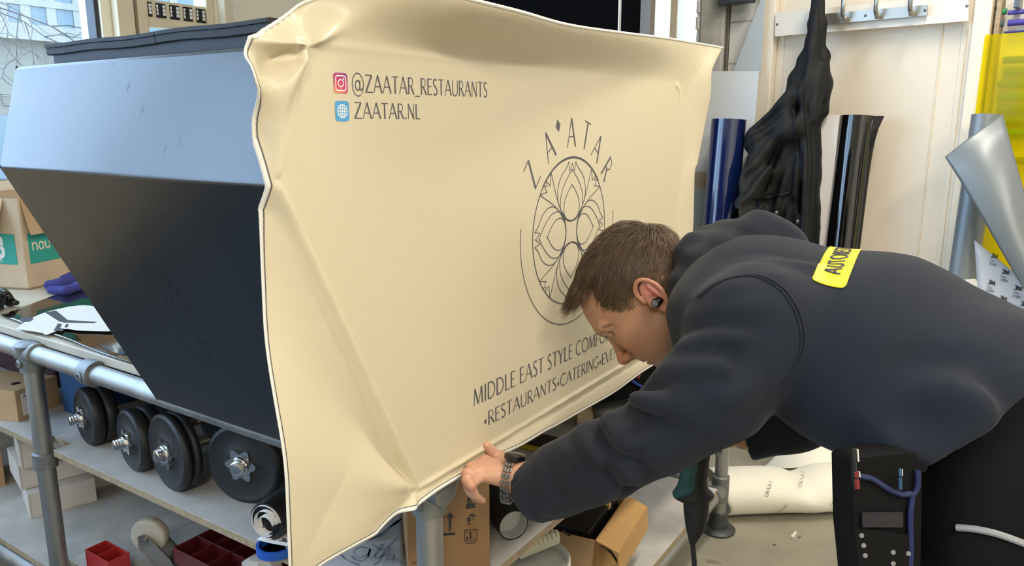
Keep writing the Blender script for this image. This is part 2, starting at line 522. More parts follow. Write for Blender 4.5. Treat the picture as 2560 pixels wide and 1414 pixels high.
# ---------------------------------------------------------------- outside: pale facade, bare tree, ground
m_fac = mat('facade render', '#7f7b6e', .85, noise=.22, nscale=1.2, stretch=(1, 1, .25))
m_mul = mat('facade window bars', '#8b867a', .6)
m_fgl = mat('facade glass', '#6a7679', .35, spec=.3)
FV = 12.0
def FP(u, off, z): return W(u, FV - off, z)
def uF(px, py): return uvz(onv(px, py, FV))[0]
def zF(px, py): return onv(px, py, FV)[2]
fac = thing('office_building', 'pale grey office building with white barred windows seen through the left window', 'building', FP(6, 0, -.6))
b = MB(); b.ubox(3.4, 13, FV, FV + 3, -.6, 8); b.build('facade', m_fac, fac)
zf0 = zF(120, 78); zf1 = zf0 + 2.3
edges = [uF(x, 40) for x in (-60, 2, 60, 124, 190, 252)]
edges = [edges[0] - 1.2] + edges + [edges[-1] + 1.3, edges[-1] + 2.6]
b = MB()
b.box(FP((edges[0] + edges[-1]) / 2, .02, (zf0 + zf1) / 2), U * (edges[-1] - edges[0]) / 2, V * .02, ZUP * (zf1 - zf0) / 2)
b.build('window_band', m_fgl, fac)
b = MB()
for e in edges: b.box(FP(e, .045, (zf0 + zf1) / 2), U * .07, V * .015, ZUP * (zf1 - zf0) / 2)
zt = zF(200, 22)
for z, h in ((zf0, .07), (zt, .05), (zf1, .07)): b.box(FP((edges[0] + edges[-1]) / 2, .05, z), U * (edges[-1] - edges[0]) / 2, V * .02, ZUP * h)
b.box(FP((edges[0] + edges[-1]) / 2, .1, zf0 - .12), U * (edges[-1] - edges[0]) / 2, V * .1, ZUP * .05)
b.build('window_bars', m_mul, fac)
b = MB(); b.abox(-14, 26, 4.5, 40, -.7, -.6)
g = tag(b.build('street_ground', mat('street', '#8f8f8a', .9, noise=.2, nscale=2)), kind='structure')
# low window + vent lower down the facade
b = MB(); c0 = zF(20, 330)
b.box(FP(uF(18, 360), .03, c0 - .5), U * .5, V * .03, ZUP * .75); b.build('window_band', m_fgl, fac)
b = MB()
for k in range(6): b.box(FP(uF(30, 240), .03, zF(30, 235) - .03 * k), U * .15, V * .02, ZUP * .008)
b.build('vent_grille', m_mul, fac)
# bare tree: branches reach across the window
rng = random.Random(4)
tr = thing('bare_tree', 'bare winter tree with thin dark twigs outside the left window', 'tree', at(30, 500, 8.2) * [1, 1, 0] + [0, 0, -.6])
m_bark = mat('bark', '#3a3836', .9)
b = MB()
def twig(p, d, L, r, lev):
    n = 5; path = [p]; q = p.copy(); dd = d / np.linalg.norm(d)
    for i in range(n):
        dd = dd + np.array([rng.uniform(-.3, .3), rng.uniform(-.3, .3), rng.uniform(-.3, .22)]); dd /= np.linalg.norm(dd)
        q = q + dd * L / n; path.append(q.copy())
    b.tube(path, np.linspace(r, r * .45, n + 1), 5)
    if lev > 0:
        for i in range(2, n + 1):
            for _ in range(1 if i < n else 2):
                nd = dd + np.array([rng.uniform(-1, 1), rng.uniform(-1, 1), rng.uniform(-.8, .7)]) * .9
                twig(path[i], nd, L * rng.uniform(.28, .45), r * .55, lev - 1)
tp = at(-240, -60, 8.2)
base = np.array([tp[0], tp[1], -.6])
b.tube([base, base + (tp - base) * .5 + [.1, 0, 0], tp], [.14, .1, .07], 8)
for tx, ty in ((232, 62), (150, 20), (70, 50), (180, -60)):
    tgt = at(tx, ty, 7.8 + rng.uniform(-.4, .4)); twig(tp + ZUP * rng.uniform(-.1, .2), tgt - tp, np.linalg.norm(tgt - tp) * .95, .011, 2)
b.build('branches', m_bark, tr)
tr.location = tuple(base)
for c in tr.children: 
    c.data.transform(Matrix.Translation(Vector(at(30, 500, 8.2) * [1, 1, 0] + [0, 0, -.6]) - Vector(base)))

# ---------------------------------------------------------------- right wall furniture: panel door, pillar
m_door = mat('door panel', '#e9dfcd', .5, noise=.06, nscale=5)
sd0, sd1 = sR(1905, 300), sR(2462, 300)
dr = MB()
rbox(dr, sd0, sd1, .0, .03, 0, 3.0)
door = tag(dr.build('door_1', m_door, bevel=.003), kind='structure')
fr = MB()
rbox(fr, sR(1905, 300), sR(1938, 300), .03, .085, 0, 3.0); rbox(fr, sR(2415, 300), sR(2458, 300), .03, .085, 0, 3.0)
fr.build('door_frame', m_cream if False else mat('door frame paint', '#ece3d2', .5), door, bevel=.006)
st = MB()
for p0, p1 in ((1938, 1955), (2335, 2338), (2385, 2398)):
    rbox(st, sR(p0, 300), sR(p1, 300), .03, .036, 0, 3.0)
st.build('panel_strip', m_door, door, bevel=.002)
e = MB(); rbox(e, sR(2458, 300), sR(2461, 300), .03, .075, 0, 3.0); rbox(e, sR(2466, 300), sR(2478, 300), .0, .07, 0, 3.0)
e.build('edge_strip', mat('raw board edge', '#b9a486', .8, noise=.3, nscale=90), door)
# concrete pillar beside the window, cable and white block wall
m_conc = mat('rough concrete', '#c6c5bf', .9, noise=.3, nscale=14, bump=.3, bscale=30)
b = MB(); rbox(b, sR(1768, 60), sR(1828, 60), 0, .08, 0, 3.38); tag(b.build('trim_8', m_conc, bevel=.01), kind='structure')
m_blk = bpy.data.materials.new('white blockwork'); m_blk.use_nodes = True
nt = m_blk.node_tree; br = nt.nodes.new('ShaderNodeTexBrick'); br.inputs['Scale'].default_value = 1
br.inputs['Brick Width'].default_value = .44; br.inputs['Row Height'].default_value = .2; br.inputs['Mortar Size'].default_value = .006
for k, cc in (('Color1', '#ecebe8'), ('Color2', '#e2e1de'), ('Mortar', '#bdbab2')): br.inputs[k].default_value = (*lin(cc), 1)
gm = nt.nodes.new('ShaderNodeNewGeometry'); vm = nt.nodes.new('ShaderNodeVectorMath'); vm.operation = 'DOT_PRODUCT'; vm.inputs[1].default_value = tuple(RD)
sx = nt.nodes.new('ShaderNodeSeparateXYZ'); cx = nt.nodes.new('ShaderNodeCombineXYZ')
nt.links.new(gm.outputs['Position'], vm.inputs[0]); nt.links.new(gm.outputs['Position'], sx.inputs[0])
nt.links.new(vm.outputs['Value'], cx.inputs['X']); nt.links.new(sx.outputs['Z'], cx.inputs['Y']); nt.links.new(cx.outputs[0], br.inputs['Vector'])
nt.links.new(br.outputs['Color'], nt.nodes['Principled BSDF'].inputs['Base Color'])
b = MB(); rbox(b, sR(1833, 60), sR(1905, 60), 0, .03, 0, 3.38); tag(b.build('trim_9', m_blk), kind='structure')
cb = MB(); cb.tube([RW(sR(1831, 100), .06, z) for z in np.linspace(1.2, 3.3, 12)], .006, 8)
tag(cb.build('wall_cable', mat('dark cable', '#5b544c', .6)), 'thin dark cable running down beside the concrete pillar', 'cable')
pp = MB()
pp.tube([RW(sR(1761, 60), .05, z) for z in (0.0, 3.38)], .014, 12)
for z in (zR(1761, 20), zR(1761, 60)): pp.lathe(RW(sR(1761, 60), .05, z - .03), ZUP, [(0, .02), (.06, .02)], 12)
tag(pp.build('heating_pipe', m_white, smooth=True), 'white vertical heating pipe between the right window and the concrete pillar', 'pipe')
# ---------------------------------------------------------------- the tube-frame workbench
m_tube = mat('galvanised tube', '#a9a9a6', .45, metal=.85, noise=.22, nscale=18, rnoise=.1, stretch=(1, 1, .3))
m_clamp = mat('cast clamp', '#8b8d8d', .5, metal=.75, noise=.2, nscale=40, bump=.12, bscale=120)
m_lam = mat('grey laminate', '#c9c7c2', .45, noise=.14, nscale=9, color2='#b3b1ac')
m_edge = mat('chipboard edge', '#a8967a', .8, noise=.3, nscale=60)
m_topw = mat('white bench top', '#c9c0ae', .4, noise=.16, nscale=7)
LU, L1, L2 = 1.673, 1.41, 2.78
bench = thing('workbench', 'long workbench of grey metal tubes with two grey shelves', 'workbench', W(.8, 1.4, 0))
def legpart(u, v):
    b = MB(); p = W(u, v, 0)
    b.lathe(p, ZUP, [(0.07, .024), (.88, .024)], 24)
    leg = b.build('leg', m_tube, bench, smooth=True)
    f = MB()
    f.lathe(p, ZUP, [(0, .062), (.008, .064), (.014, .058), (.018, .036), (.075, .033), (.078, .025)], 28)
    f.build('foot_flange', mat_foot, leg, smooth=True)
    for z, pf in ((.835, [(0, .0245), (.001, .031), (.05, .032), (.075, .036), (.082, .025)]), (.548, [(0, .0245), (.002, .031), (.046, .031), (.05, .0245)]), (.12, [(0, .0245), (.002, .031), (.1, .031), (.104, .0245)])):
        c = MB(); c.lathe(p + ZUP * z, ZUP, pf, 28); c.build('pipe_clamp', m_clamp, leg, smooth=True)
    for z in (.862,):
        q = p + ZUP * z + (-U * .031 - V * .0)
        c = MB(); c.lathe(q, -U, [(-.01, .012), (.004, .012), (.006, .009), (.006, .005), (.002, .005)], 16)
        c.build('bolt', m_clamp, leg, smooth=True); c = MB(); c.lathe(p + ZUP * z - V * .031, -V, [(-.01, .012), (.004, .012), (.006, .009), (.006, .005), (.002, .005)], 16)
        c.build('bolt', m_clamp, leg, smooth=True)
    return leg
mat_foot = mat('dark foot casting', '#55585a', .5, metal=.6, noise=.3, nscale=30)
for u in (0, LU):
    for v in (0, L1, L2): legpart(u, v)
def rail(a, b_, r=.024, nm='rail'):
    b = MB(); b.lathe(a, b_ - a, [(0, r), (np.linalg.norm(b_ - a), r)], 24); return b.build(nm, m_tube, bench, smooth=True)
ZR_ = .887
for u in (0, LU): rail(W(u, -.03, ZR_), W(u, L2 + .03, ZR_))
for v in (0, L1, L2): rail(W(.025, v, ZR_ - .0), W(LU - .025, v, ZR_))
for v in (0, L1, L2): rail(W(.025, v, .165), W(LU - .025, v, .165))
rail(W(0, .025, .165), W(0, L2, .165)); rail(W(LU, .025, .165), W(LU, L2, .165))
for v in (L1, L2): rail(W(.025, v, .572), W(LU - .025, v, .572), .02)
# sleeves on the rails
def sleeve(c, ax, L=.075, R=.0305, bolt=None):
    b = MB(); b.lathe(c - ax * L / 2, ax, [(0, .0245), (.002, R), (L - .002, R), (L, .0245)], 28)
    if bolt is not None:
        d = MB(); d.lathe(c + bolt * (R - .004), bolt, [(0, .012), (.006, .012), (.008, .008), (.008, .005), (.003, .005)], 16); d.build('bolt', m_clamp, bench, smooth=True)
    return b.build('pipe_clamp', m_clamp, bench, smooth=True)
for u in (0, LU):
    for v in (0, L1, L2): sleeve(W(u, v, ZR_), V, .085)
q = uvz(onu(208, 912, -.02))
sleeve(W(0, q[1], ZR_), V, .05, .033, bolt=-U)
for u in (0, LU):
    for v in (0, L1): sleeve(W(u + (.05 if u == 0 else -.05), v, .165), U, .06)
# boards
b = MB(); b.ubox(.018, LU - .02, -.03, L2 + .25, .906, .93); b.build('tabletop', m_topw, bench, bevel=.003)
def shelf(u0, u1, v0, v1, z, t=.018, cut=None):
    b = MB()
    # top skin and edge core as one board: laminate top, chipboard edge
    b.ubox(u0, u1, v0, v1, z - .0015, z, 0); b.ubox(u0 + .0005, u1 - .0005, v0 + .0005, v1 - .0005, z - t, z - .0015, 1)
    return b.build('shelf', [m_lam, m_edge], bench)
ZM, ZB = .615, .215
shelf(.0, LU - .03, .0, L1 - .055, ZM, .02)
shelf(.05, LU - .05, L1 - .053, L1 + .048, ZM, .02)
shelf(.0, LU - .03, L1 + .05, L2 - .04, ZM, .02)
shelf(-.005, LU - .1, -.02, L1 - .06, ZB, .022)
shelf(.05, LU - .1, L1 - .058, L1 + .058, ZB, .022)
shelf(-.005, LU - .1, L1 + .06, L2 - .04, ZB, .022)
# ---------------------------------------------------------------- black faceted cargo box on the bench
def speckle_black(name):
    m = mat(name, '#0f1216', .24, spec=1.0, rnoise=.06, nscale=5)
    nt = m.node_tree; b = nt.nodes['Principled BSDF']
    tc = nt.nodes.new('ShaderNodeTexCoord'); mp = nt.nodes.new('ShaderNodeMapping'); mp.inputs['Scale'].default_value = (1, 1, .45)
    n1 = nt.nodes.new('ShaderNodeTexNoise'); n1.inputs['Scale'].default_value = 70; n1.inputs['Detail'].default_value = 2
    n2 = nt.nodes.new('ShaderNodeTexNoise'); n2.inputs['Scale'].default_value = 4.5
    nt.links.new(tc.outputs['Object'], mp.inputs['Vector']); nt.links.new(mp.outputs['Vector'], n1.inputs['Vector']); nt.links.new(tc.outputs['Object'], n2.inputs['Vector'])
    mu = nt.nodes.new('ShaderNodeMath'); mu.operation = 'MULTIPLY'; nt.links.new(n1.outputs['Fac'], mu.inputs[0]); nt.links.new(n2.outputs['Fac'], mu.inputs[1])
    mr = nt.nodes.new('ShaderNodeMapRange'); mr.inputs['From Min'].default_value = .375; mr.inputs['From Max'].default_value = .43
    mr.inputs['To Min'].default_value = .82; mr.inputs['To Max'].default_value = .5
    nt.links.new(mu.outputs[0], mr.inputs['Value']); nt.links.new(mr.outputs['Result'], b.inputs['Specular IOR Level'])
    return m
m_blackbox = speckle_black('black satin panel')
m_liner = mat('black woven cover', '#16181c', .6, bump=.08, bscale=400)
VF, VB = -.050, .655
prof = [(-.285, 1.597), (-.331, 1.428), (-.094, .934), (.84, .934), (1.01, 1.428), (.95, 1.597)]
cargo = thing('cargo_box', 'black faceted cargo box standing on the bench behind the beige sheet', 'cargo box', W(.3, .3, .93))
b = MB(); b.prism([W(u, VF, z) for u, z in prof], V * (VB - VF))
b.build('shell', m_blackbox, cargo, smooth=60, bevel=.006, bseg=3)
b = MB(); b.ubox(-.25, .9, VF + .09, .60, 1.585, 1.622); b.build('cover', m_liner, cargo, bevel=.004)
vs = uvz(onu(396, 95, -.25))[1]
def trimstrip(v0, v1, dz):
    b = MB()
    n = 26; P = []
    for v in np.linspace(v0, v1, n):
        w = .0008 * math.sin(v * 31 + dz * 900)
        sec = [(-.2535, 1.6155), (-.2555, 1.617), (-.2555, 1.6265), (-.2575, 1.6275), (-.2575, 1.6325), (-.252, 1.634), (-.16, 1.632), (-.16, 1.620)]
        P.append([W(u, v, z + w + dz) for u, z in sec])
    b.grid(np.array(P), wrap=True)
    b.add(np.array([P[0], P[-1]]).reshape(-1, 3), [list(range(8)), list(range(8, 16))[::-1]])
    o = b.build('hook_tape', mat_tape, cargo, smooth=25); return o
mat_tape = mat('stitched tape', '#1b1d21', .65, bump=.2, bscale=500)
trimstrip(VF + .085, vs - .001, .001); trimstrip(vs + .001, .607, -.0005)

# ---------------------------------------------------------------- the printed beige sheet
m_sheet = mat('beige printed vinyl', '#ccc1a6', .36, spec=.45)
m_backing = mat('white backing', '#dedbd2', .5)
m_ink = mat('grey print', '#535356', .55)
V0 = VF - .006
topb = [(604, 93, -.02), (640, 80, -.025), (690, 50, -.03), (745, 12, -.03), (800, -10, -.02), (860, -22, .0), (1000, -32, .04), (1100, -24, .065),
        (1190, -2, .085), (1300, 26, .09), (1420, 60, .075), (1560, 80, .05), (1700, 99, .015), (1806, 118, .01)]
leftb = [(604, 93, -.02), (602, 106, -.02), (612, 140, -.005), (640, 165, .01), (652, 200, .012), (650, 230, .0), (633, 265, -.02), (622, 292, -.03), (625, 330, -.03), (636, 420, -.028),
         (645, 520, -.025), (655, 680, -.015), (665, 850, -.005), (683, 1000, .01), (700, 1130, .02), (712, 1270, .025), (725, 1414, .03), (732, 1480, .03)]
botb = [(732, 1480, .03), (770, 1443, .03), (830, 1402, .03), (900, 1365, .03), (945, 1341, .024), (962, 1322, .02), (1000, 1290, .022), (1045, 1263, .014), (1105, 1220, .008), (1220, 1152, .006),
        (1300, 1113, .012), (1360, 1078, .012), (1395, 1060, .004), (1450, 1030, .004), (1530, 984, .006), (1600, 932, .004), (1650, 902, .004)]
rightb = [(1806, 118, .01), (1786, 158, .018), (1778, 182, .022), (1775, 240, .02), (1762, 310, .012), (1745, 400, .01), (1737, 430, .012), (1735, 500, .01), (1732, 580, .008), (1716, 700, .006), (1690, 800, .005), (1650, 902, .004)]
def bpts(L, n):
    out = []
    for x, y, h in L:
        p = uvz(onv(x, y, V0 - h)); out.append((p[0], p[2], h))
    return resample(bez(out, 12 * len(L)), n)
NS, NT = 420, 300
cT, cB, cL, cR = bpts(topb, NS), bpts(botb, NS), bpts(leftb, NT), bpts(rightb, NT)
ss = np.linspace(0, 1, NS)[None, :, None]; tt = np.linspace(0, 1, NT)[:, None, None]
CO = (1 - tt) * cT[None] + tt * cB[None] + (1 - ss) * cL[:, None] + ss * cR[:, None] \
    - ((1 - ss) * (1 - tt) * cT[0] + ss * (1 - tt) * cT[-1] + (1 - ss) * tt * cB[0] + ss * tt * cB[-1])
face = np.array([(-.285, 1.597), (-.331, 1.428), (-.094, .934), (.86, .934), (.985, 1.40), (.955, 1.56), (.945, 1.585), (.92, 1.597)])
bound = np.concatenate([cT, cR, cB[::-1], cL[::-1]])[::3]
def segd(p, a, b):
    ab = b - a; t = np.clip(((p - a) @ ab) / (ab @ ab), 0, 1)
    return np.linalg.norm(p - a - t[..., None] * ab, axis=-1)
def sheet_h(u, z):
    p = np.stack([np.asarray(u, float), np.asarray(z, float)], -1)
    sh = p.shape[:-1]; p = p.reshape(-1, 2)
    d = np.full(len(p), 9.0); ins = np.ones(len(p), bool)
    for i in range(len(face)):
        a, b = face[i], face[(i + 1) % len(face)]
        d = np.minimum(d, segd(p, a, b))
        ins &= ((b[0] - a[0]) * (p[:, 1] - a[1]) - (b[1] - a[1]) * (p[:, 0] - a[0])) >= 0
    db = np.full(len(p), 9.0); hb = np.zeros(len(p))
    num = np.zeros(len(p)); den = np.zeros(len(p))
    for q in bound:
        dd = np.hypot(p[:, 0] - q[0], p[:, 1] - q[1]); w = 1 / (dd + .016) ** 4
        num += w * q[2]; den += w; db = np.minimum(db, dd)
    hb = num / den
    out = np.where(ins, 0, d)
    f = out / (out + db + 1e-6); f = f * f * (3 - 2 * f)
    h = f * hb
    # piping ridge where the sheet bridges the box edge
    ridge = np.minimum(segd(p, face[1], face[2]), segd(p, face[2], face[3]))
    side = np.clip((1.44 - p[:, 1]) / .03, 0, 1)
    wob = 1 + .25 * np.sin(p[:, 0] * 90) * np.sin(p[:, 1] * 70)
    h += side * (.0042 * np.exp(-(ridge / .0042) ** 2) * wob - .0022 * np.exp(-((ridge - .013) / .007) ** 2) * ~ins)
    # soft crease along the upper left edge and round the upper right corner
    e = segd(p, face[0], face[1]); h += -.0022 * np.exp(-(e / .004) ** 2) * np.clip((p[:, 1] - 1.40) / .03, 0, 1)
    e = np.minimum(np.minimum(segd(p, face[5], face[6]), segd(p, face[6], face[7])), segd(p, face[4], face[5]))
    h += .0022 * np.exp(-(e / .005) ** 2) * np.clip((p[:, 1] - 1.38) / .1, 0, 1)
    e = segd(p, face[7], face[0]); h += .0015 * np.exp(-(e / .006) ** 2) * np.clip((.25 - p[:, 0]) / .4, 0, 1)
    # folds fanning out from the upper left corner
    c = np.array([-.275, 1.592]); r = np.hypot(*(p - c).T); an = np.arctan2(p[:, 1] - c[1], p[:, 0] - c[0])
    far = np.clip(r / .02, 0, 1) * np.exp(-(r / .085) ** 2)
    g = lambda a0, s_: np.exp(-((np.angle(np.exp(1j * (an - a0)))) / s_) ** 2)
    h += 1.3 * far * (.016 * g(math.radians(176), .16) - .016 * g(math.radians(205), .26) + .012 * g(math.radians(238), .22) + .010 * g(math.radians(28), .2) - .008 * g(math.radians(60), .25))
    # hanging folds of the lower left flap
    c = np.array([-.094, .934]); r = np.hypot(*(p - c).T); an = np.degrees(np.arctan2(p[:, 1] - c[1], p[:, 0] - c[0]))
    fl = np.clip(r / .06, 0, 1) * np.exp(-(r / .34) ** 2) * ~ins
    h += fl * (-.012 * np.exp(-((an - 128) / 9) ** 2) + .009 * np.exp(-((an - 150) / 12) ** 2) - .010 * np.exp(-((np.mod(an, 360) - 188) / 15) ** 2) + .008 * np.exp(-((np.mod(an, 360) - 212) / 12) ** 2))
    c = np.array([-.331, 1.428]); r = np.hypot(*(p - c).T); an = np.degrees(np.arctan2(p[:, 1] - c[1], p[:, 0] - c[0]))
    h += np.exp(-(r / .06) ** 2) * np.clip(r / .012, 0, 1) * (.004 * np.exp(-((an - 78) / 9) ** 2) + .003 * np.exp(-((np.mod(an, 360) - 262) / 10) ** 2)) 
    h += .0012 * np.sin(p[:, 0] * 13 + 2 * np.sin(p[:, 1] * 6)) * f + .0005 * np.sin(p[:, 0] * 7 + 1) * np.sin(p[:, 1] * 9)
    h = np.maximum(h, -.0035 - np.clip(out - .004, 0, 1) * 1.2)
    return h.reshape(sh)
def sheet_pt(u, z, lift=0.0):
    h = sheet_h(u, z) + lift
    u = np.asarray(u); z = np.asarray(z)
    return OM + U * u[..., None] + V * (V0 - h)[..., None] + ZUP * z[..., None]
sheet = thing('vinyl_sheet', 'large beige printed vinyl sheet draped over the front of the black box', 'vinyl sheet', W(.3, -.07, .93))
b = MB(); b.grid(sheet_pt(CO[..., 0], CO[..., 1]), flip=False)
b.build('film', m_sheet, sheet, smooth='all', solid=.0008)
def edge_ribbon(curve, i0, i1, lift=.0012):
    """white backing line and a dark cut line along an edge of the sheet"""
    P = curve[:, :2]; t = np.gradient(P, axis=0); t /= np.linalg.norm(t, axis=1, keepdims=True); n = np.stack([-t[:, 1], t[:, 0]], 1)
    b = MB()
    for k, (a, c, mi) in enumerate(((-.0006, i0, 0), (i0 + .0004, i0 + i1, 1))):
        A = P + n * a; B = P + n * c
        b.grid(np.stack([sheet_pt(A[:, 0], A[:, 1], lift), sheet_pt(B[:, 0], B[:, 1], lift)], 1), mi)
    b.build('backing_edge', [m_backing, m_ink], sheet, smooth='all', solid=.0004)
edge_ribbon(cL, .0038, .0014); edge_ribbon(cB, .0042, .0012)
b = MB(); P = cT[:, :2]
b.grid(np.stack([sheet_pt(P[:, 0], P[:, 1] - .004, .001), sheet_pt(P[:, 0], P[:, 1] + .001, .001)], 1)); b.build('backing_edge', m_backing, sheet, smooth='all', solid=.0004)

# ---- lettering: a thin humanist capital alphabet drawn as strokes (unit cap height)
def arc(cx, cy, rx, ry, a0, a1, n=18):
    a = np.radians(np.linspace(a0, a1, n)); return [(cx + rx * math.cos(t), cy + ry * math.sin(t)) for t in a]
TH, TN = .125, .06
GL = {
 'A': (.74, [([(0, 0), (.37, 1)], TN), ([(.37, 1), (.74, 0)], TH), ([(.13, .36), (.6, .36)], TN)]),
 'Z': (.66, [([(.04, .97), (.63, .97)], TN), ([(.6, .96), (.05, .03)], TH), ([(.02, .03), (.66, .03)], TN)]),
 'T': (.62, [([(0, .97), (.62, .97)], TN), ([(.31, .97), (.31, 0)], TH)]),
 'R': (.6, [([(.08, 0), (.08, 1)], TH), ([(.08, .97)] + arc(.26, .73, .24, .24, 90, -90) + [(.08, .49)], TN), ([(.28, .49), (.6, 0)], TH)]),
 'E': (.5, [([(.08, 0), (.08, 1)], TH), ([(.08, .97), (.48, .97)], TN), ([(.08, .52), (.42, .52)], TN), ([(.08, .03), (.5, .03)], TN)]),
 'S': (.5, [(arc(.26, .76, .19, .21, 40, 190) + [(.12, .64), (.38, .42)] + arc(.25, .24, .2, .22, 30, -145), TH * .85)]),
 'U': (.68, [([(.07, 1), (.07, .3)] + arc(.34, .3, .27, .29, 180, 360) + [(.61, 1)], TN * 1.35)]),
 'N': (.7, [([(.07, 0), (.07, 1)], TN), ([(.07, .98), (.62, .02)], TH), ([(.62, 0), (.62, 1)], TN)]),
 'L': (.48, [([(.08, 0), (.08, 1)], TH), ([(.08, .03), (.48, .03)], TN)]),
 'M': (.86, [([(.03, 0), (.12, 1)], TN), ([(.12, .98), (.42, .05)], TH), ([(.42, .05), (.72, .98)], TN), ([(.72, 1), (.8, 0)], TH)]),
 'I': (.22, [([(.11, 0), (.11, 1)], TH)]),
 'D': (.74, [([(.08, 0), (.08, 1)], TH), ([(.08, .97), (.24, .97)] + arc(.26, .5, .42, .47, 88, -88) + [(.08, .03)], TN * 1.4)]),
 'Y': (.64, [([(0, 1), (.32, .48)], TH), ([(.64, 1), (.32, .48)], TN), ([(.32, .5), (.32, 0)], TH)]),
 'C': (.72, [(arc(.44, .5, .4, .48, 52, 308, 30), TN * 1.5)]),
 'O': (.9, [(arc(.45, .5, .41, .48, 0, 360, 36), TN * 1.5)]),
 'F': (.5, [([(.08, 0), (.08, 1)], TH), ([(.08, .97), (.48, .97)], TN), ([(.08, .5), (.42, .5)], TN)]),
 'G': (.78, [(arc(.44, .5, .4, .48, 52, 330, 30), TN * 1.5), ([(.72, .45), (.72, .12)], TH)]),
 'V': (.7, [([(0, 1), (.36, 0)], TH), ([(.7, 1), (.36, 0)], TN)]),
 'H': (.7, [([(.08, 0), (.08, 1)], TH), ([(.62, 0), (.62, 1)], TH), ([(.08, .52), (.62, .52)], TN)]),
 '.': (.2, [([(.04, .06), (.16, .06)], .13)]), '_': (.5, [([(0, -.1), (.5, -.1)], TN)]), ' ': (.26, []),
 '*': (.34, [([(.17, .22), (.17, .5)], .2)]),
 '@': (1.02, [(arc(.5, .42, .48, .62, -50, 300, 44), TN), (arc(.48, .38, .2, .26, 20, 360, 24), TN * 1.3), ([(.68, .66), (.66, .2), (.76, .12), (.9, .25)], TN * 1.3)]),
 "'": (.2, []),
 '3': (.56, [(arc(.26, .75, .24, .22, 150, -80), .12), (arc(.26, .27, .27, .25, 85, -150), .12)]),
 'k': (.5, []), 'q': (.5, []),
}
def stroke(b, pts, w, f, mi=0):
    P = np.asarray(pts, float); n = len(P)
    d = np.diff(P, axis=0); d /= np.maximum(np.linalg.norm(d, axis=1, keepdims=True), 1e-9)
    nr = np.stack([-d[:, 1], d[:, 0]], 1)
    vn = np.vstack([nr[:1], (nr[:-1] + nr[1:]) / 2, nr[-1:]]); vn /= np.maximum(np.linalg.norm(vn, axis=1, keepdims=True), 1e-9)
    if n > 2:
        cs = np.ones(n); cs[1:-1] = np.clip(np.sum(vn[1:-1] * nr[:-1], 1), .5, 1); vn = vn / cs[:, None]
    b.grid(np.stack([f(P + vn * w / 2), f(P - vn * w / 2)], 1), mi)
def text_width(s, gap=.1): return sum(GL[c][0] + gap for c in s) - gap
def place_text(b, s, f, gap=.1, weight=1.0):
    """f maps (n,2) unit coordinates (x in cap heights) to 3d points"""
    x = 0
    for ch in s:
        w, st = GL[ch]
        for pts, lw in st:
            stroke(b, [(x + p[0], p[1]) for p in pts], lw * weight, f)
        x += w + gap
def sheet_line(s, u0, u1, z0, z1, h, ref=None, gap=.1, weight=1.0, name='lettering'):
    """ref: the part of the string that spans u0..u1"""
    wd = text_width(ref or s, gap); k = (u1 - u0) / wd; sl = (z1 - z0) / (u1 - u0)
    def f(P):
        u = u0 + P[:, 0] * k
        return sheet_pt(u, z0 + (u - u0) * sl + P[:, 1] * h, .0008)
    b = MB(); place_text(b, s, f, gap, weight); return b.build(name, m_ink, sheet)
sheet_line('@ZAATAR_RESTAURANTS', -.201, .104, 1.541, 1.543, .0235)
sheet_line('ZAATAR.NL', -.199, -.066, 1.507, 1.507, .0215)
sheet_line('MIDDLE EAST STYLE COMFORT', .058, .563, 1.0225, 1.0165, .0315, ref='MIDDLE EAST STYLE COMFO')
sheet_line('*RESTAURANTS*CATERING*EVENTS', .087, .607, .974, .9635, .0265, ref='*RESTAURANTS*CATERING*EVE', gap=.1)
# ---- round emblem
LC = np.array([.395, 1.288]); LR = .147
def lf(P): P = np.asarray(P); return sheet_pt(LC[0] + P[:, 0], LC[1] + P[:, 1], .0008)
b = MB()
stroke(b, np.array(arc(0, 0, 1, 1, 0, 360, 90)) * LR, .0026, lf)
stroke(b, np.array(arc(0, 0, 1, 1, 40, 140, 40)) * (LR + .0008), .0040, lf)
stroke(b, np.array(arc(0, 0, 1, 1, 172, 368, 80)) * .189, .0020, lf)
LWd = .0019
def petal(tip, hw, base, n=26):
    # teardrop outline: round base, pointed tip, along +y
    yc = base + (tip - base) * .36
    right = [(0, base)] + arc(0, yc, hw, yc - base, -80, 0, 12) + [(hw * .93, yc + (tip - yc) * .3), (hw * .62, yc + (tip - yc) * .62), (hw * .28, yc + (tip - yc) * .84), (0, tip)]
    r = bez(right, 40); return np.vstack([r, (r * [-1, 1])[::-1]])
for q in range(4):
    a = math.radians(90 * q); Rm = np.array([[math.cos(a), math.sin(a)], [-math.sin(a), math.cos(a)]])
    def pl(pts, w=LWd): stroke(b, (np.asarray(pts) @ Rm) * LR, w, lf)
    pl(petal(.64, .215, .145)); pl(petal(.845, .31, .145))
    o = bez([(.0, .145), (.2, .22), (.36, .42), (.38, .6), (.3, .76), (.17, .86), (.095, .95)], 40)
    pl(o); pl(o * [-1, 1])
    pl([(.095, .95), (.07, .82), (0, .93), (-.07, .82), (-.095, .95)])
    # diagonal leaf with a three-pointed tip
    for sgn in (1, -1):
        c = bez([(.14, .19), (.30, .33), (.42, .52), (.50, .70), (.56, .83)], 26)
        if sgn < 0: c = c[:, ::-1]
        pl(c)
    pl([(.56, .83), (.585, .66), (.67, .73), (.66, .66), (.73, .67), (.66, .585), (.83, .56)])
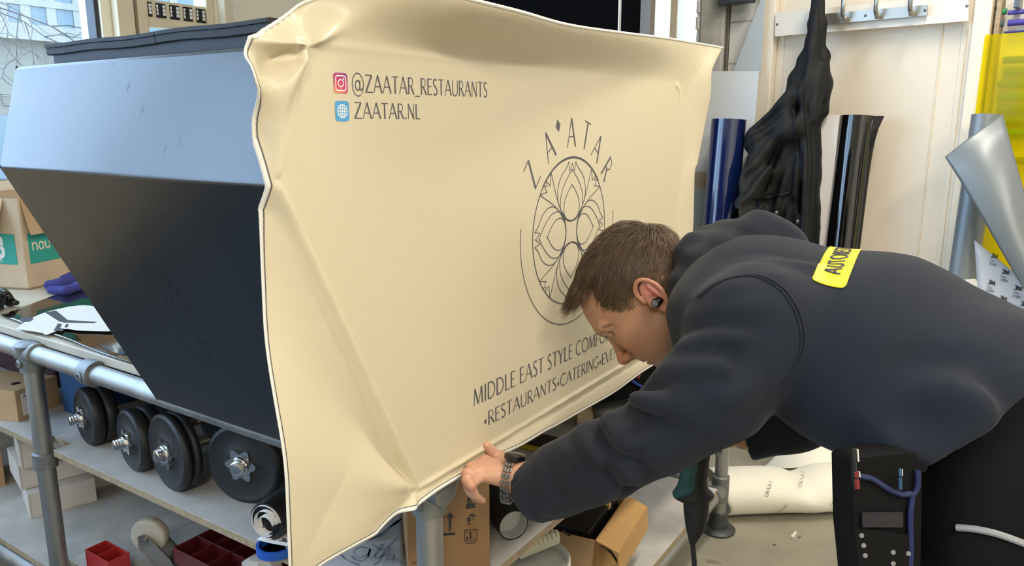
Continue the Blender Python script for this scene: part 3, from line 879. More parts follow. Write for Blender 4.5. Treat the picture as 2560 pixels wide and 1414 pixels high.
for ch, ang, rr in (('Z', -51, .194), ('A', -28, .194), ('A', -1.5, .196), ('T', 16.5, .198), ('A', 33, .196), ('R', 52.5, .194)):
    w, st = GL[ch]; a = math.radians(ang); hh = .056
    for pts, lw in st:
        P = np.array([((p[0] - w / 2) * hh * .78, (p[1] - .5) * hh + rr) for p in pts])
        P = np.stack([P[:, 0] * math.cos(a) + P[:, 1] * math.sin(a), -P[:, 0] * math.sin(a) + P[:, 1] * math.cos(a)], 1)
        stroke(b, P, lw * hh * .72, lf)
a = math.radians(-15.5); cc = np.array([math.sin(a), math.cos(a)]) * .217
for k in range(1):
    d = np.array([math.sin(a), math.cos(a)]) * .0125
    stroke(b, np.array([cc - d, cc, cc + d]), .0001, lf)
    e = np.array([d[1], -d[0]]) * .72
    P = np.array([cc - d, cc + e, cc + d, cc - e]); b.add(lf(P), [(0, 1, 2, 3)])
b.build('emblem', m_ink, sheet)
# ---- two small square badges
def rrect(cx, cy, hw, hh, r, n=6):
    out = []
    for sx, sy, a0 in ((1, 1, 0), (-1, 1, 90), (-1, -1, 180), (1, -1, 270)):
        out += arc(cx + sx * (hw - r), cy + sy * (hh - r), r, r, a0, a0 + 90, n)
    return np.array(out)
m_pink = bpy.data.materials.new('pink orange badge print'); m_pink.use_nodes = True
nt = m_pink.node_tree; at_ = nt.nodes.new('ShaderNodeAttribute'); at_.attribute_name = 'print'
nt.links.new(at_.outputs['Color'], nt.nodes['Principled BSDF'].inputs['Base Color'])
m_blue = mat('blue badge print', '#4e9bd0', .45); m_wprint = mat('white print', '#f6f1ea', .5)
def badge(name, cu, cz, hw, hh, material, marks, grad=None):
    b = MB(); P = rrect(0, 0, hw, hh, hw * .36, 8); n = len(P)
    rings = [P * k for k in np.linspace(1, .02, 7)]
    Q = np.array(rings); b.grid(sheet_pt(cu + Q[..., 0], cz + Q[..., 1], .001), wrap=True)
    o = b.build(name, material, sheet, smooth='all')
    if grad:
        ca = o.data.color_attributes.new('print', 'FLOAT_COLOR', 'POINT')
        for i, p in enumerate(Q.reshape(-1, 2)):
            t = np.clip((p[1] / hh + 1) * .5 * .8 + (p[0] / hw + 1) * .5 * .35, 0, 1)
            c = [np.interp(t, [0, .28, .6, 1], [lin(k)[j] for k in ('#e9a35a', '#cf5560', '#b93c66', '#8d3f78')]) for j in range(3)]
            ca.data[i].color = (*c, 1)
    m = MB()
    f = lambda P: sheet_pt(cu + P[:, 0], cz + P[:, 1], .0012)
    for pts, w in marks: stroke(m, pts, w, f)
    m.build('white_mark', m_wprint, o)
bw, bh = .0122, .0128
def closed(P): return np.vstack([P, P[:1]])
ring = lambda r, n=40: np.array(arc(0, 0, r, r, 0, 360, n))
badge('camera_badge', -.2212, 1.5515, bw, bh, m_pink, [(closed(rrect(0, 0, .0088, .0092, .0036)), .0013), (ring(.0045), .0013), (np.array(arc(.0052, .0055, .0006, .0006, 0, 360, 12)), .0012)], True)
R_ = .0082
mk = [(ring(R_), .0012), ([(0, -R_), (0, R_)], .0009), ([(-R_, 0), (R_, 0)], .0009)]
for k in (.45, -.45):
    mk.append((np.array([(k * R_ * math.cos(t), R_ * math.sin(t)) for t in np.linspace(-1.57, 1.57, 20)]), .0009))
    mk.append(([(-R_ * .87, k * R_), (R_ * .87, k * R_)], .0009))
badge('globe_badge', -.2205, 1.5165, bw, bh, m_blue, mk)
# ---------------------------------------------------------------- things on the bench, left side
m_kraft = mat('kraft cardboard', '#b99a75', .85, noise=.1, nscale=12, bump=.05, bscale=200)
m_kraftp = mat('pale cardboard', '#c9b498', .85, noise=.1, nscale=10)
m_teal = mat('teal print', '#2f9a8c', .7)
m_whitebox = mat('white card', '#d5d0c9', .8, noise=.06, nscale=12)
m_label = mat('white paper label', '#dcdad6', .6)
m_prnt = mat('black print', '#26262a', .6)
def lettering(b, s, o, ex, ey, h, gap=.12, weight=1.0, mi=0):
    """write s at o, ex = unit reading direction, ey = unit up, cap height h"""
    o = np.asarray(o, float)
    place_text(b, s, lambda P: o + np.outer(P[:, 0] * h, ex) + np.outer(P[:, 1] * h, ey), gap, weight)
GL.update({
 'n': (.56, [([(.08, 0), (.08, .62)], TH), (arc(.28, .36, .2, .24, 160, 0) + [(.48, 0)], TH)]),
 'a': (.56, [(arc(.26, .3, .2, .29, 0, 360, 24), TH * .9), ([(.47, .62), (.47, .0)], TH)]),
 'u': (.56, [([(.08, .6), (.08, .25)] + arc(.27, .25, .19, .22, 180, 360) + [(.46, .6)], TH), ([(.46, .6), (.46, 0)], TH)]),
 'g': (.56, [(arc(.26, .32, .2, .27, 0, 360, 24), TH * .9), ([(.47, .6), (.47, -.1)] + arc(.27, -.1, .2, .18, 0, -150), TH)]),
 'l': (.2, [([(.1, 0), (.1, 1)], .1)]), 'f': (.36, [([(.14, -.1), (.2, .8)] + arc(.33, .82, .13, .16, 180, 30), .08), ([(.02, .58), (.34, .58)], .06)]),
 '6': (.6, [(arc(.3, .3, .22, .26, 0, 360, 26), .13), (arc(.42, .34, .35, .6, 180, 100, 12), .13)]),
 '2': (.56, [(arc(.27, .74, .22, .22, 160, -30) + [(.05, .05)], .09), ([(.03, .05), (.52, .05)], .09)]),
 '0': (.56, [(arc(.28, .5, .22, .46, 0, 360, 26), .09)]), '8': (.56, [(arc(.28, .75, .18, .2, 0, 360), .09), (arc(.28, .27, .22, .24, 0, 360), .09)]),
 'W': (1.0, [([(0, 1), (.25, 0), (.5, .95), (.75, 0), (1, 1)], .09)]), 'r': (.36, [([(.08, 0), (.08, .62)], .09), (arc(.28, .36, .2, .22, 170, 70), .09)]),
 'p': (.56, [(arc(.28, .32, .2, .27, 0, 360, 24), .09), ([(.08, .6), (.08, -.3)], .09)]), 'i': (.2, [([(.1, 0), (.1, .6)], .09), ([(.1, .8), (.1, .9)], .09)]),
 'm': (.86, [([(.08, 0), (.08, .6)], .09), (arc(.26, .38, .18, .2, 170, 0) + [(.44, 0)], .09), (arc(.62, .38, .18, .2, 170, 0) + [(.8, 0)], .09)]),
 'Q': (.9, [(arc(.45, .5, .41, .48, 0, 360, 30), .12), ([(.55, .25), (.85, -.05)], .12)]), 'J': (.5, [([(.38, 1), (.38, .25)] + arc(.2, .25, .18, .22, 0, -160), .12)]),
 'X': (.7, [([(0, 1), (.7, 0)], .12), ([(.7, 1), (0, 0)], .08)]), 'P': (.58, [([(.08, 0), (.08, 1)], .12), ([(.08, .97)] + arc(.26, .72, .26, .25, 90, -90) + [(.08, .47)], .1)]),
})
def obox(name, label, cat, corner, ex, ey, lx, ly, lz, material, group=None, seam=True):
    """closed carton: corner on its support, ex/ey horizontal unit axes"""
    c = np.asarray(corner, float) + ex * lx / 2 + ey * ly / 2
    t = thing(name, label, cat, c, group=group)
    b = MB(); b.box(c + ZUP * lz / 2, ex * lx / 2, ey * ly / 2, ZUP * lz / 2); b.build('carton_body', material, t, bevel=.0015)
    return t, c
def rot2(v, deg):
    a = math.radians(deg); return np.array([v[0] * math.cos(a) - v[1] * math.sin(a), v[0] * math.sin(a) + v[1] * math.cos(a), 0])
# open brown carton with teal print
ck = onz(72, 724, .931); ex = unit((onz(145, 706, .931) - ck) * [1, 1, 0]); ey = np.array([-ex[1], ex[0], 0])
if ey @ V < 0: ey = -ey
LX, LY, LZ = .42, .32, .318
t = thing('open_carton', 'open brown carton with teal band standing on the bench by the window', 'carton', ck + ex * LX / 2 + ey * LY / 2)
b = MB(); th = .004; c0 = ck
b.box(c0 + ex * LX / 2 + ey * LY / 2 + ZUP * .003, ex * LX / 2, ey * LY / 2, ZUP * .003)
b.box(c0 + ex * LX / 2 + ey * th / 2 + ZUP * LZ / 2, ex * LX / 2, ey * th / 2, ZUP * LZ / 2)
b.box(c0 + ex * LX / 2 + ey * (LY - th / 2) + ZUP * LZ / 2, ex * LX / 2, ey * th / 2, ZUP * LZ / 2)
b.box(c0 + ex * th / 2 + ey * LY / 2 + ZUP * LZ / 2, ex * th / 2, ey * (LY / 2 - th), ZUP * LZ / 2)
b.box(c0 + ex * (LX - th / 2) + ey * LY / 2 + ZUP * LZ / 2, ex * th / 2, ey * (LY / 2 - th), ZUP * LZ / 2)
b.build('carton_body', m_kraftp, t)
def flap(p, along, out, drop, nm='flap', material=m_kraft):
    b = MB(); o = out + ZUP * drop; n_ = unit(np.cross(along, o)) * .002
    b.box(p + along / 2 + o / 2, along / 2, o / 2, n_); return b.build(nm, material, t)
flap(c0 + ZUP * LZ + ey * .06, ey * (LY - .06), -ex * .05, -.125, material=m_kraftp)
flap(c0 + ZUP * LZ + ex * .01, ex * (LX - .02), -ey * .03, -.125)
flap(c0 + ZUP * LZ + ey * LY, ex * LX, ey * .1, .03); flap(c0 + ZUP * LZ + ex * LX, ey * LY, ex * .1, .02)
b = MB()
z0, z1 = .088, .195
b.box(c0 + ex * (LX / 2 + .011) - ey * .0008 + ZUP * (z0 + z1) / 2, ex * (LX / 2 - .011), ey * .0008, ZUP * (z1 - z0) / 2)
b.box(c0 + ey * (LY / 2 + .012) - ex * .0008 + ZUP * (z0 + z1) / 2 - ZUP * .0, ex * .0008, ey * (LY / 2 - .02), ZUP * (z1 - z0) / 2)
b.build('teal_band', m_teal, t)
b = MB(); lettering(b, 'nau', c0 + ex * .034 - ey * .0022 + ZUP * .134, ex, ZUP, .044, .06, .9)
b.build('carton_lettering', mat('cream print', '#e8dcc2', .7), t, solid=.0003)
b = MB(); lettering(b, '8', c0 + ey * .122 - ex * .0022 + ZUP * .112, -ey, ZUP, .075, .1, 2.2); lettering(b, 'gn', c0 + ey * .118 - ex * .0022 + ZUP * .096, -ey, ZUP, .019)
b.build('carton_lettering', m_label, t, solid=.0003)

# blue glove lying by the carton
g0 = onz(165, 722, .93); fg = Field(g0 + [-.16, -.14, -.005], g0 + [.2, .16, .075], .003)
gp = lambda px, py, z: onz(px, py, .93 + z)
gl = [((190, 700, .022), (152, 708, .022), (122, 712, .018), .019), ((200, 716, .018), (165, 726, .017), (128, 724, .014), .0165), ((215, 690, .03), (180, 692, .032), (160, 697, .03), .018), ((240, 705, .02), (210, 712, .02), (190, 716, .016), .02)]
for a, b_, c, r in gl:
    fg.u(fg.cone(gp(*a), gp(*b_), r, r), .01); fg.u(fg.cone(gp(*b_), gp(*c), r, r * .85), .008)
fg.sub(fg.P[..., 2] - .9315, .002)
v_, f2 = fg.mesh(); o = mesh_obj('work_glove', smooth_mesh(v_, f2, 2), f2, mat('blue knit', '#3d3f86', .9, bump=.3, bscale=500), None)
tag(o, 'crumpled blue work glove lying in front of the teal-banded carton', 'glove')

# glossy dark film with white print, flat on the bench
m_gloss = mat('glossy dark film', '#17120d', .07, spec=.9, bump=.02, bscale=9)
film = thing('glossy_film', 'glossy dark vinyl film with white printed shape lying on the bench', 'vinyl film', onz(150, 800, .93))
def flat(name, poly, z, material, parent, n=1, t=.0008):
    b = MB(); P = [onz(x, y, z) for x, y in poly]; b.prism(P, ZUP * t); return b.build(name, material, parent)
gx = []
A, B_, C_, D_ = [onz(x, y, .932)[:2] for x, y in ((2, 790), (196, 716), (440, 900), (330, 912))]
Gs = []
for i, s_ in enumerate(np.linspace(0, 1, 40)):
    row = []
    for j, q in enumerate(np.linspace(0, 1, 26)):
        p = (1 - s_) * ((1 - q) * A + q * B_) + s_ * ((1 - q) * D_ + q * C_)
        z = .9335 + .0022 * (1 + math.sin(14 * s_ + 5 * q) * math.sin(9 * q + 2 * s_)) * (.3 + max(0, 1 - 6 * q) + max(0, 6 * q - 5)) * .8
        row.append([p[0], p[1], z])
    Gs.append(row)
b = MB(); b.grid(np.array(Gs)); b.build('film_sheet', m_gloss, film, smooth='all', solid=.0006)
flat('white_print', bez([(40, 822), (70, 800), (130, 776), (225, 764), (320, 800), (300, 826), (200, 826), (160, 822), (118, 836), (106, 832)], 60), .9392, m_label, film)
b = MB()
for poly in (bez([(49, 796), (62, 791), (80, 793), (82, 799), (70, 804), (55, 804), (49, 796)], 30),
             [(112, 780), (140, 776), (170, 800), (242, 804), (236, 807), (160, 806), (148, 803)], [(145, 808), (134, 826), (156, 828), (160, 821), (150, 820), (155, 810)], [(165, 810), (172, 810), (168, 818), (161, 818)]):
    b.prism([onz(x, y, .9402) for x, y in poly], ZUP * .0003)
b.build('black_print', m_prnt, film)
# crumpled black plastic at the frame edge
fc = Field(onz(-10, 770, .93) + [-.1, -.09, -.002], onz(-10, 770, .93) + [.1, .09, .09], .004)
rr = random.Random(3); c = onz(-16, 775, .93)
for k in range(14):
    p = c + [rr.uniform(-.045, .045), rr.uniform(-.04, .04), rr.uniform(.01, .055)]; fc.u(fc.ell(p, (rr.uniform(.01, .03), rr.uniform(.01, .03), rr.uniform(.008, .02))), .006)
fc.d = (fc.d + .003 * np.sin(210 * fc.P[..., 0]) * np.sin(190 * fc.P[..., 1] + 150 * fc.P[..., 2])).astype(np.float32); fc.sub(fc.P[..., 2] - .931, .002)
v_, f2 = fc.mesh(); tag(mesh_obj('plastic_scrap', v_, f2, mat('black shiny plastic', '#101012', .15), None), 'crumpled shiny black plastic scrap at the edge of the glossy film', 'plastic scrap')

# ---- middle shelf: crates, carton, dumbbells
m_bluep = mat('blue plastic', '#1f4f7a', .45, noise=.1, nscale=8)
cb = uvz(onz(120, 1028, ZM))
t = thing('blue_crate', 'blue plastic crate standing on the middle shelf between the left leg and the first dumbbell', 'crate', W(cb[0] + .2, cb[1] - .35, ZM))
u0, v1 = cb[0] + .03, 1.632; u1, v0 = u0 + .34, 1.415
b = MB(); b.ubox(u0, u1, v0, v1, ZM, ZM + .01)
b.ubox(u0, u0 + .006, v0, v1, ZM + .01, ZM + .235); b.ubox(u1 - .006, u1, v0, v1, ZM + .01, ZM + .235)
b.ubox(u0 + .006, u1 - .006, v0, v0 + .006, ZM + .01, ZM + .235); b.ubox(u0 + .006, u1 - .006, v1 - .006, v1, ZM + .01, ZM + .235)
b.build('crate_body', m_bluep, t, bevel=.002)
b = MB()
b.ubox(u0 - .012, u1 + .012, v0 - .012, v0, ZM + .215, ZM + .24); b.ubox(u0 - .012, u1 + .012, v1, v1 + .012, ZM + .215, ZM + .24)
b.ubox(u0 - .012, u0, v0, v1, ZM + .215, ZM + .24); b.ubox(u1, u1 + .012, v0, v1, ZM + .215, ZM + .24)
b.build('crate_rim', m_bluep, t, bevel=.003)
t = thing('navy_crate', 'dark navy plastic crate with faint print deep on the middle shelf behind the dumbbells', 'crate', W(.7, 1.05, ZM))
m_navy = mat('dark navy plastic', '#16273c', .45); u0, u1, v0, v1 = .54, .9, .70, 1.36
b = MB(); b.ubox(u0, u1, v0, v1, ZM, ZM + .235); b.build('crate_body', m_navy, t, bevel=.004)
b = MB(); b.ubox(u0 - .012, u1 + .012, v0 - .012, v1 + .012, ZM + .236, ZM + .26); b.build('crate_rim', m_navy, t, bevel=.003)
b = MB(); q = W(u0 - .001, 1.20, ZM + .165)
for k in range(4):
    a = math.radians(45 * k); b.box(q, (V * math.cos(a) + ZUP * math.sin(a)) * .02, (-V * math.sin(a) + ZUP * math.cos(a)) * .005, U * .001)
for zz in (.122, .208): b.box(W(u0 - .001, 1.12, ZM + zz), V * .12, ZUP * .0016, U * .001)
lettering(b, 'H', W(u0 - .002, 1.15, ZM + .15), -V, ZUP, .032, .1, 1.4)
b.build('crate_print', mat('faint print', '#51708c', .6), t)
t = thing('maroon_crate', 'dark maroon plastic crate at the left end of the middle shelf', 'crate', W(.45, 2.25, ZM))
b = MB(); b.ubox(.26, .7, 1.86, 2.6, ZM, ZM + .27); b.build('crate_body', mat('maroon plastic', '#4a2436', .5, noise=.2, nscale=7), t, bevel=.01)
b = MB(); b.ubox(.25, .71, 1.85, 2.61, ZM + .235, ZM + .262); b.build('crate_rim', mat('maroon rim', '#532a3d', .5), t, bevel=.004)
ck = onz(47, 1055, ZM); ex = unit((onz(82, 1040, ZM) - ck) * [1, 1, 0]); ey = np.array([-ex[1], ex[0], 0]); 
if ey @ V < 0: ey = -ey
t, c = obox('long_carton', 'long brown carton with barcode label on the middle shelf beside the left leg', 'carton', ck, ex, ey, .155, .40, .098, m_kraft)
b = MB(); b.box(ck + ex * .055 - ey * .0006 + ZUP * .048, ex * .036, ey * .0006, ZUP * .034); lb = b.build('carton_label', m_label, t)
b = MB(); rr = random.Random(5); x = .040
while x < .080:
    w_ = rr.uniform(.0008, .0026); b.box(ck + ex * (x + w_ / 2) - ey * .0016 + ZUP * .034, ex * w_ / 2, ey * .0003, ZUP * .014); x += w_ + rr.uniform(.0008, .002)
lettering(b, '3M', ck + ex * .024 - ey * .0016 + ZUP * .069, ex, ZUP, .008, .1, 1.6)
for k in range(3): b.box(ck + ex * .05 - ey * .0016 + ZUP * (.062 - .004 * k), ex * (.02 - .004 * k), ey * .0003, ZUP * .0006)
b.build('label_print', m_prnt, lb)
b = MB(); b.lathe(ck + ex * .06 + ey * .06 + ZUP * .0981, ZUP, [(0, .014), (.0006, .013)], 16); b.build('hand_hole', m_black, t)

m_rub = mat('black rubber plate', '#1b1d21', .5, bump=.06, bscale=200, noise=.15, nscale=20)
m_chrome = mat('chrome', '#c9c9c9', .16, metal=1.0)
def dumbbell(label, rad=(.083, .083), star=True):
    t = thing('dumbbell', label, 'dumbbell', (0, 0, 0), group='black dumbbells on the middle shelf')
    X = np.array([1.0, 0, 0]); c = np.array([0, 0, max(rad)])
    b = MB(); prf = []
    for i in range(60):
        x = -.18 + i * (.075 / 59); prf.append((x, .0125 + .0012 * math.sin(i * 2 * math.pi / 5)))
    prf = [(-.181, .011)] + prf + [(-.1, .012), (.1, .012)] + [(-p[0], p[1]) for p in prf[::-1]] + [(.181, .011)]
    b.lathe(c, X, prf, 18); b.build('bar', m_chrome, t, smooth=True, world=False)
    for sgn in (-1, 1):
        for k, (x, r) in enumerate(((.128, rad[0]), (.092, rad[1]))):
            b = MB(); ax = X * sgn
            b.lathe(c - ZUP * (max(rad) - r) + ax * (x - .018), ax, [(0, .02), (.0, r - .01), (.003, r - .003), (.008, r), (.026, r), (.032, r - .004), (.034, r - .008), (.033, r - .012), (.031, r - .016), (.031, .042), (.035, .036), (.037, .030), (.037, .016)], 56)
            b.build('weight_plate', m_rub, t, smooth=True, world=False)
        b = MB(); cc = c + X * sgn * .147; P = []
        for i in range(72):
            a = 2 * math.pi * i / 72; r = .0295 + .0055 * math.cos(6 * a); P.append(cc + r * np.array([0, math.cos(a), math.sin(a)]))
        b.prism(P, X * sgn * .005); b.lathe(cc, X * sgn, [(0, .02), (.010, .019), (.014, .016), (.014, .012)], 24)
        b.build('star_nut', m_chrome, t, smooth=35, world=False, bevel=.0008)
    return t
db = dumbbell('black dumbbell nearest the left bench leg, front of the row')
AX = math.atan2(U[1], U[0])
def place_db(o, px, py, rotdeg, k=1.0):
    p = onz(px, py, ZM); o.location = tuple(p + np.array([math.cos(AX + math.radians(rotdeg)), math.sin(AX + math.radians(rotdeg)), 0]) * .128 * k); o.rotation_euler = (0, 0, AX + math.radians(rotdeg))
place_db(db, 232, 1108, -9)
d2 = dup(db, (0, 0, 0), label='black dumbbell second from the left bench leg'); place_db(d2, 345, 1172, -9)
d3 = dup(db, (0, 0, 0), label='larger black dumbbell third from the left bench leg', scale=(.68, 1.18, 1.18)); place_db(d3, 434, 1221, -7, .68)
d4 = dup(db, (0, 0, 0), label='black dumbbell facing the camera beside the black roll, star nut in front', scale=(.66, 1.2, 1.2)); place_db(d4, 618, 1254, 17, .66)

# black roll with printed liner and blue tape at the near shelf end
cA = onz(668, 1322, ZM + .045); adir = unit(rot2(U, 12)); 
t = thing('film_roll', 'black film roll with printed white liner peeling, on blue tape near the shelf end', 'film roll', (cA[0], cA[1], ZM))
cA = np.array([cA[0], cA[1], ZM + .062])
b = MB(); b.lathe(cA - adir * .0, adir, [(0, .034), (0, .042), (.4, .042), (.4, .034), (0, .034)], 40); b.build('roll', mat('matt black film', '#141518', .5), t, smooth=True)
m_liner2 = mat('white liner', '#cfcfcd', .4)
sidev = np.cross(ZUP, adir)
for k, (rad, off) in enumerate(((.0375, 0), (.030, .010), (.022, .018))):
    b = MB(); P = []
    for a in np.linspace(-.6 * math.pi, .95 * math.pi, 30):
        rr_ = rad * (1 - .04 * k); P.append([cA + adir * (x - .006 * k) + (sidev * math.cos(a) * rr_ + ZUP * math.sin(a) * rr_) + sidev * -off * .4 for x in (-.004, .14)])
    b.grid(np.array(P)); b.build('liner', m_liner2, t, smooth='all', solid=.0007)
b = MB(); P = [[cA + adir * x + sidev * y + ZUP * (-.042 + .012 * (y / .12) ** 2 + .0025) for x in (-.012, .08)] for y in np.linspace(-.10, .02, 12)]
b.grid(np.array(P)); fl_ = b.build('liner_tail', m_liner2, t, smooth='all', solid=.0007)
b = MB()
for y, x in ((-.03, -.002), (-.07, .016)): lettering(b, '3M', cA + sidev * y + adir * x + ZUP * -.0365, -sidev, adir, .012, .08, 1.7)
for a_, k in ((.15, 0), (.5, 1)):
    P0 = cA - adir * .0045 + sidev * (-.012 + .02 * k) + ZUP * (.004 - .018 * k); lettering(b, '3M', P0, unit(ZUP * .9 - sidev * .2), -sidev, .012, .08, 1.7)
b.build('liner_print', m_prnt, fl_)
tb = MB(); c = np.array([cA[0], cA[1], ZM]) - adir * .0 - sidev * .022
tb.lathe(c, ZUP, [(0, .036), (0, .042), (.018, .042), (.018, .036), (0, .036)], 40)
tag(tb.build('tape_roll', mat('blue tape', '#1c55b4', .4), smooth=True), 'roll of blue masking tape under the liner of the black film roll', 'tape roll')

# ---- bottom shelf: white boxes, caster, trays
ck = onz(76, 1297, ZB); ex = unit((onz(205, 1262, ZB) - ck) * [1, 1, 0]); ey = np.array([-ex[1], ex[0], 0])
if ey @ V < 0: ey = -ey
GRP = 'small white card boxes on the bottom shelf'
names = ['small white card box at the bottom of the stack of three', 'small white card box in the middle of the stack of three, shifted outwards', 'small white card box on top of the stack of three']
for k, (sx, sy, rd) in enumerate(((0, 0, 0), (-.012, .045, 3), (-.005, .006, -1))):
    e1, e2 = rot2(ex, rd), rot2(ey, rd)
    t, c = obox('card_box', names[k], 'box', ck + ex * sx + ey * sy + ZUP * (.0875 * k + .001 * k), e1, e2, .20, .20, .087, m_whitebox, GRP)
    b = MB(); p = ck + ex * sx + ey * sy + ZUP * (.0875 * k + .001 * k)
    b.box(p + e2 * .122 * .0 - e1 * .0004 + ZUP * .085, e1 * .0004, e2 * .0, ZUP * .0) if False else None
    b.box(p + e1 * .006 - e2 * .0006 + ZUP * .044, e1 * .0005, e2 * .0004, ZUP * .042); b.build('tuck_line', mat('card tuck line', '#8e8983', .9), t)  # thin grey upright line near the corner of the box face
p = onz(205, 1233, ZB)
obox('card_box', 'small white card box standing alone behind the stack of three', 'box', p, rot2(ex, 6), rot2(ey, 6), .2, .125, .075, m_whitebox, GRP)
obox('card_box', 'small brown card box left of the stack of white boxes', 'box', onz(-60, 1230, ZB), ex, ey, .09, .2, .13, m_kraft)

def caster(loc, rz):
    t = thing('caster_wheel', 'loose swivel caster with cream wheel lying on the bottom shelf', 'caster', loc, rz)
    Y = np.array([0, 1.0, 0]); c = np.array([0, 0, .095])
    b = MB(); b.lathe(c - Y * .02, Y, [(0, .014), (0, .022), (.003, .024), (.004, .048), (.007, .053), (.012, .055), (.028, .055), (.033, .053), (.036, .048), (.037, .024), (.04, .022), (.04, .014)], 48)
    b.build('wheel', mat('cream nylon', '#b9b2a4', .5, noise=.15, nscale=20), t, smooth=True, world=False)
    m_zn = mat('zinc plate', '#9c9a95', .3, metal=.95, rnoise=.1, nscale=12)
    b = MB()
    for s_ in (-1, 1):
        P = [np.array([x, s_ * .027, z]) for x, z in ((-.02, .105), (0, .112), (.018, .1), (.075, .035), (.085, .008), (.025, .008), (-.02, .07))]
        b.prism(P, np.array([0, .003 * s_, 0]))
    b.abox(.02, .088, -.03, .03, .006, .0095)
    b.build('fork', m_zn, t, world=False, bevel=.001)
    b = MB(); b.lathe(c - Y * .036, Y, [(0, .006), (.0, .009), (.005, .009), (.005, .005), (.067, .005), (.067, .009), (.072, .009), (.072, 0)], 18); b.build('axle_bolt', m_zn, t, smooth=True, world=False)
    b = MB(); b.lathe((.055, 0, 0), ZUP, [(0, .04), (.006, .04)], 28); b.abox(.01, .135, -.045, .045, .0, .005); b.build('base_plate', m_zn, t, world=False, bevel=.001)
    return t
caster(onz(383, 1409, ZB + .0), AX - math.radians(62))
m_dred = mat('dark red plastic', '#5c1a20', .45, noise=.15, nscale=12); m_red = mat('red plastic', '#a52a2c', .4)
def tray(name, label, corner, ex, ey, nx, ny, cell, h, material, t=.004):
    o = thing(name, label, 'tray', corner + ex * nx * cell / 2 + ey * ny * cell / 2)
    b = MB(); b.box(corner + ex * nx * cell / 2 + ey * ny * cell / 2 + ZUP * .002, ex * nx * cell / 2, ey * ny * cell / 2, ZUP * .002); b.build('tray_floor', material, o)
    d = MB()
    for i in range(nx + 1): d.box(corner + ex * i * cell + ey * ny * cell / 2 + ZUP * (h / 2 + .004), ex * t / 2, ey * (ny * cell / 2 + t / 2), ZUP * h / 2)
    for j in range(ny + 1): d.box(corner + ey * j * cell + ex * nx * cell / 2 + ZUP * (h / 2 + .004), ex * (nx * cell / 2), ey * t / 2, ZUP * h / 2)
    d.build('divider', material, o, bevel=.0015)
    return o
p = uvz(onz(395, 1404, ZB)); 
tray('sorting_tray', 'dark red compartment tray on the bottom shelf under the dumbbells', W(.185, .50, ZB + .031), U, V, 8, 8, .078, .05, m_dred)
b = MB(); b.ubox(.18, .81, .495, 1.13, ZB, ZB + .03); tag(b.build('tray_base', mat('black tray', '#1b1c20', .6), bevel=.004), 'black tray under the dark red compartment tray', 'tray')
q = onz(262, 1446, ZB)
tray('red_organizer', 'small bright red open bin at the left of the caster wheel', np.array([q[0], q[1], ZB]) + U * -.0 - V * .03, U, V, 1, 2, .06, .06, m_red)
bq = onz(655, 1412, .30); b = MB(); b.ico(bq, .05, 8, 5, scale=(1.2, .8, .6)); b.lathe(bq - ZUP * (.30 - ZB), ZUP, [(0, .045), (.075, .045)], 8)
tag(b.build('plastic_stopper', m_whitebox, bevel=.003), 'white faceted plastic cap beside the dark red tray', 'plastic cap')
# ---------------------------------------------------------------- the bending man
m_skin = bpy.data.materials.new('skin'); m_skin.use_nodes = True
nt = m_skin.node_tree; bs = nt.nodes['Principled BSDF']
a_ = nt.nodes.new('ShaderNodeAttribute'); a_.attribute_name = 'tone'
nz = nt.nodes.new('ShaderNodeTexNoise'); nz.inputs['Scale'].default_value = 120; nz.inputs['Detail'].default_value = 5
mxr = nt.nodes.new('ShaderNodeMix'); mxr.data_type = 'RGBA'; mxr.blend_type = 'MULTIPLY'; mxr.inputs['Factor'].default_value = .18
nt.links.new(a_.outputs['Color'], mxr.inputs['A']); nt.links.new(nz.outputs['Color'], mxr.inputs['B']); nt.links.new(mxr.outputs['Result'], bs.inputs['Base Color'])
bs.inputs['Roughness'].default_value = .48; bs.inputs['Subsurface Weight'].default_value = .12; bs.inputs['Subsurface Radius'].default_value = (.012, .004, .002); bs.inputs['Subsurface Scale'].default_value = 1.0
bpn = nt.nodes.new('ShaderNodeBump'); bpn.inputs['Strength'].default_value = .08; bpn.inputs['Distance'].default_value = .003
nt.links.new(nz.outputs['Fac'], bpn.inputs['Height']); nt.links.new(bpn.outputs['Normal'], bs.inputs['Normal'])
SKIN = np.array(lin('#b4886b'))

m_hood = mat('navy fleece', '#20252f', .92, spec=.25, bump=.10, bscale=700, noise=.1, nscale=60, sheen=.06)
m_trous = mat('black work trousers', '#08090b', .85, spec=.2, noise=.3, nscale=40, bump=.12, bscale=300)
man = thing('person', 'man in navy hooded sweatshirt bending to press the lower edge of the beige sheet', 'person', (.62, .98, 0))

# ---- head in its own axes: f forward, l left, u up, origin midway between the ear canals
T0 = at(1636, 757, 1.335); vd = unit(ray(1600, 760))
ef0 = orth(img(-.67, .74), vd); eu0 = orth(orth(img(-.74, -.67), vd), ef0)
yaw = math.radians(7)
EF = unit(ef0 * math.cos(yaw) + vd * math.sin(yaw)); EU = orth(eu0, EF); EL = np.cross(EU, EF)
HO = T0 - EL * .071
HB = np.stack([EF, EL, EU], 1)
def wH(P):
    P = np.array(P, float); P[..., 0] = P[..., 0] * (1 + .10 * np.clip(P[..., 0] / .03, 0, 1)); P[..., 2] *= 1.05; return P
def Hd(f, l, u): return HO + HB @ wH([f, l, u])
def toH(p): return HB.T @ (np.asarray(p) - HO)
fd = Field((-.125, -.104, -.150), (.140, .104, .150), .0018)
E_, Cn = fd.ell, fd.cone
fd.u(E_((.002, 0, .047), (.105, .075, .090)))
fd.u(E_((.042, 0, -.020), (.052, .058, .080)), .03)
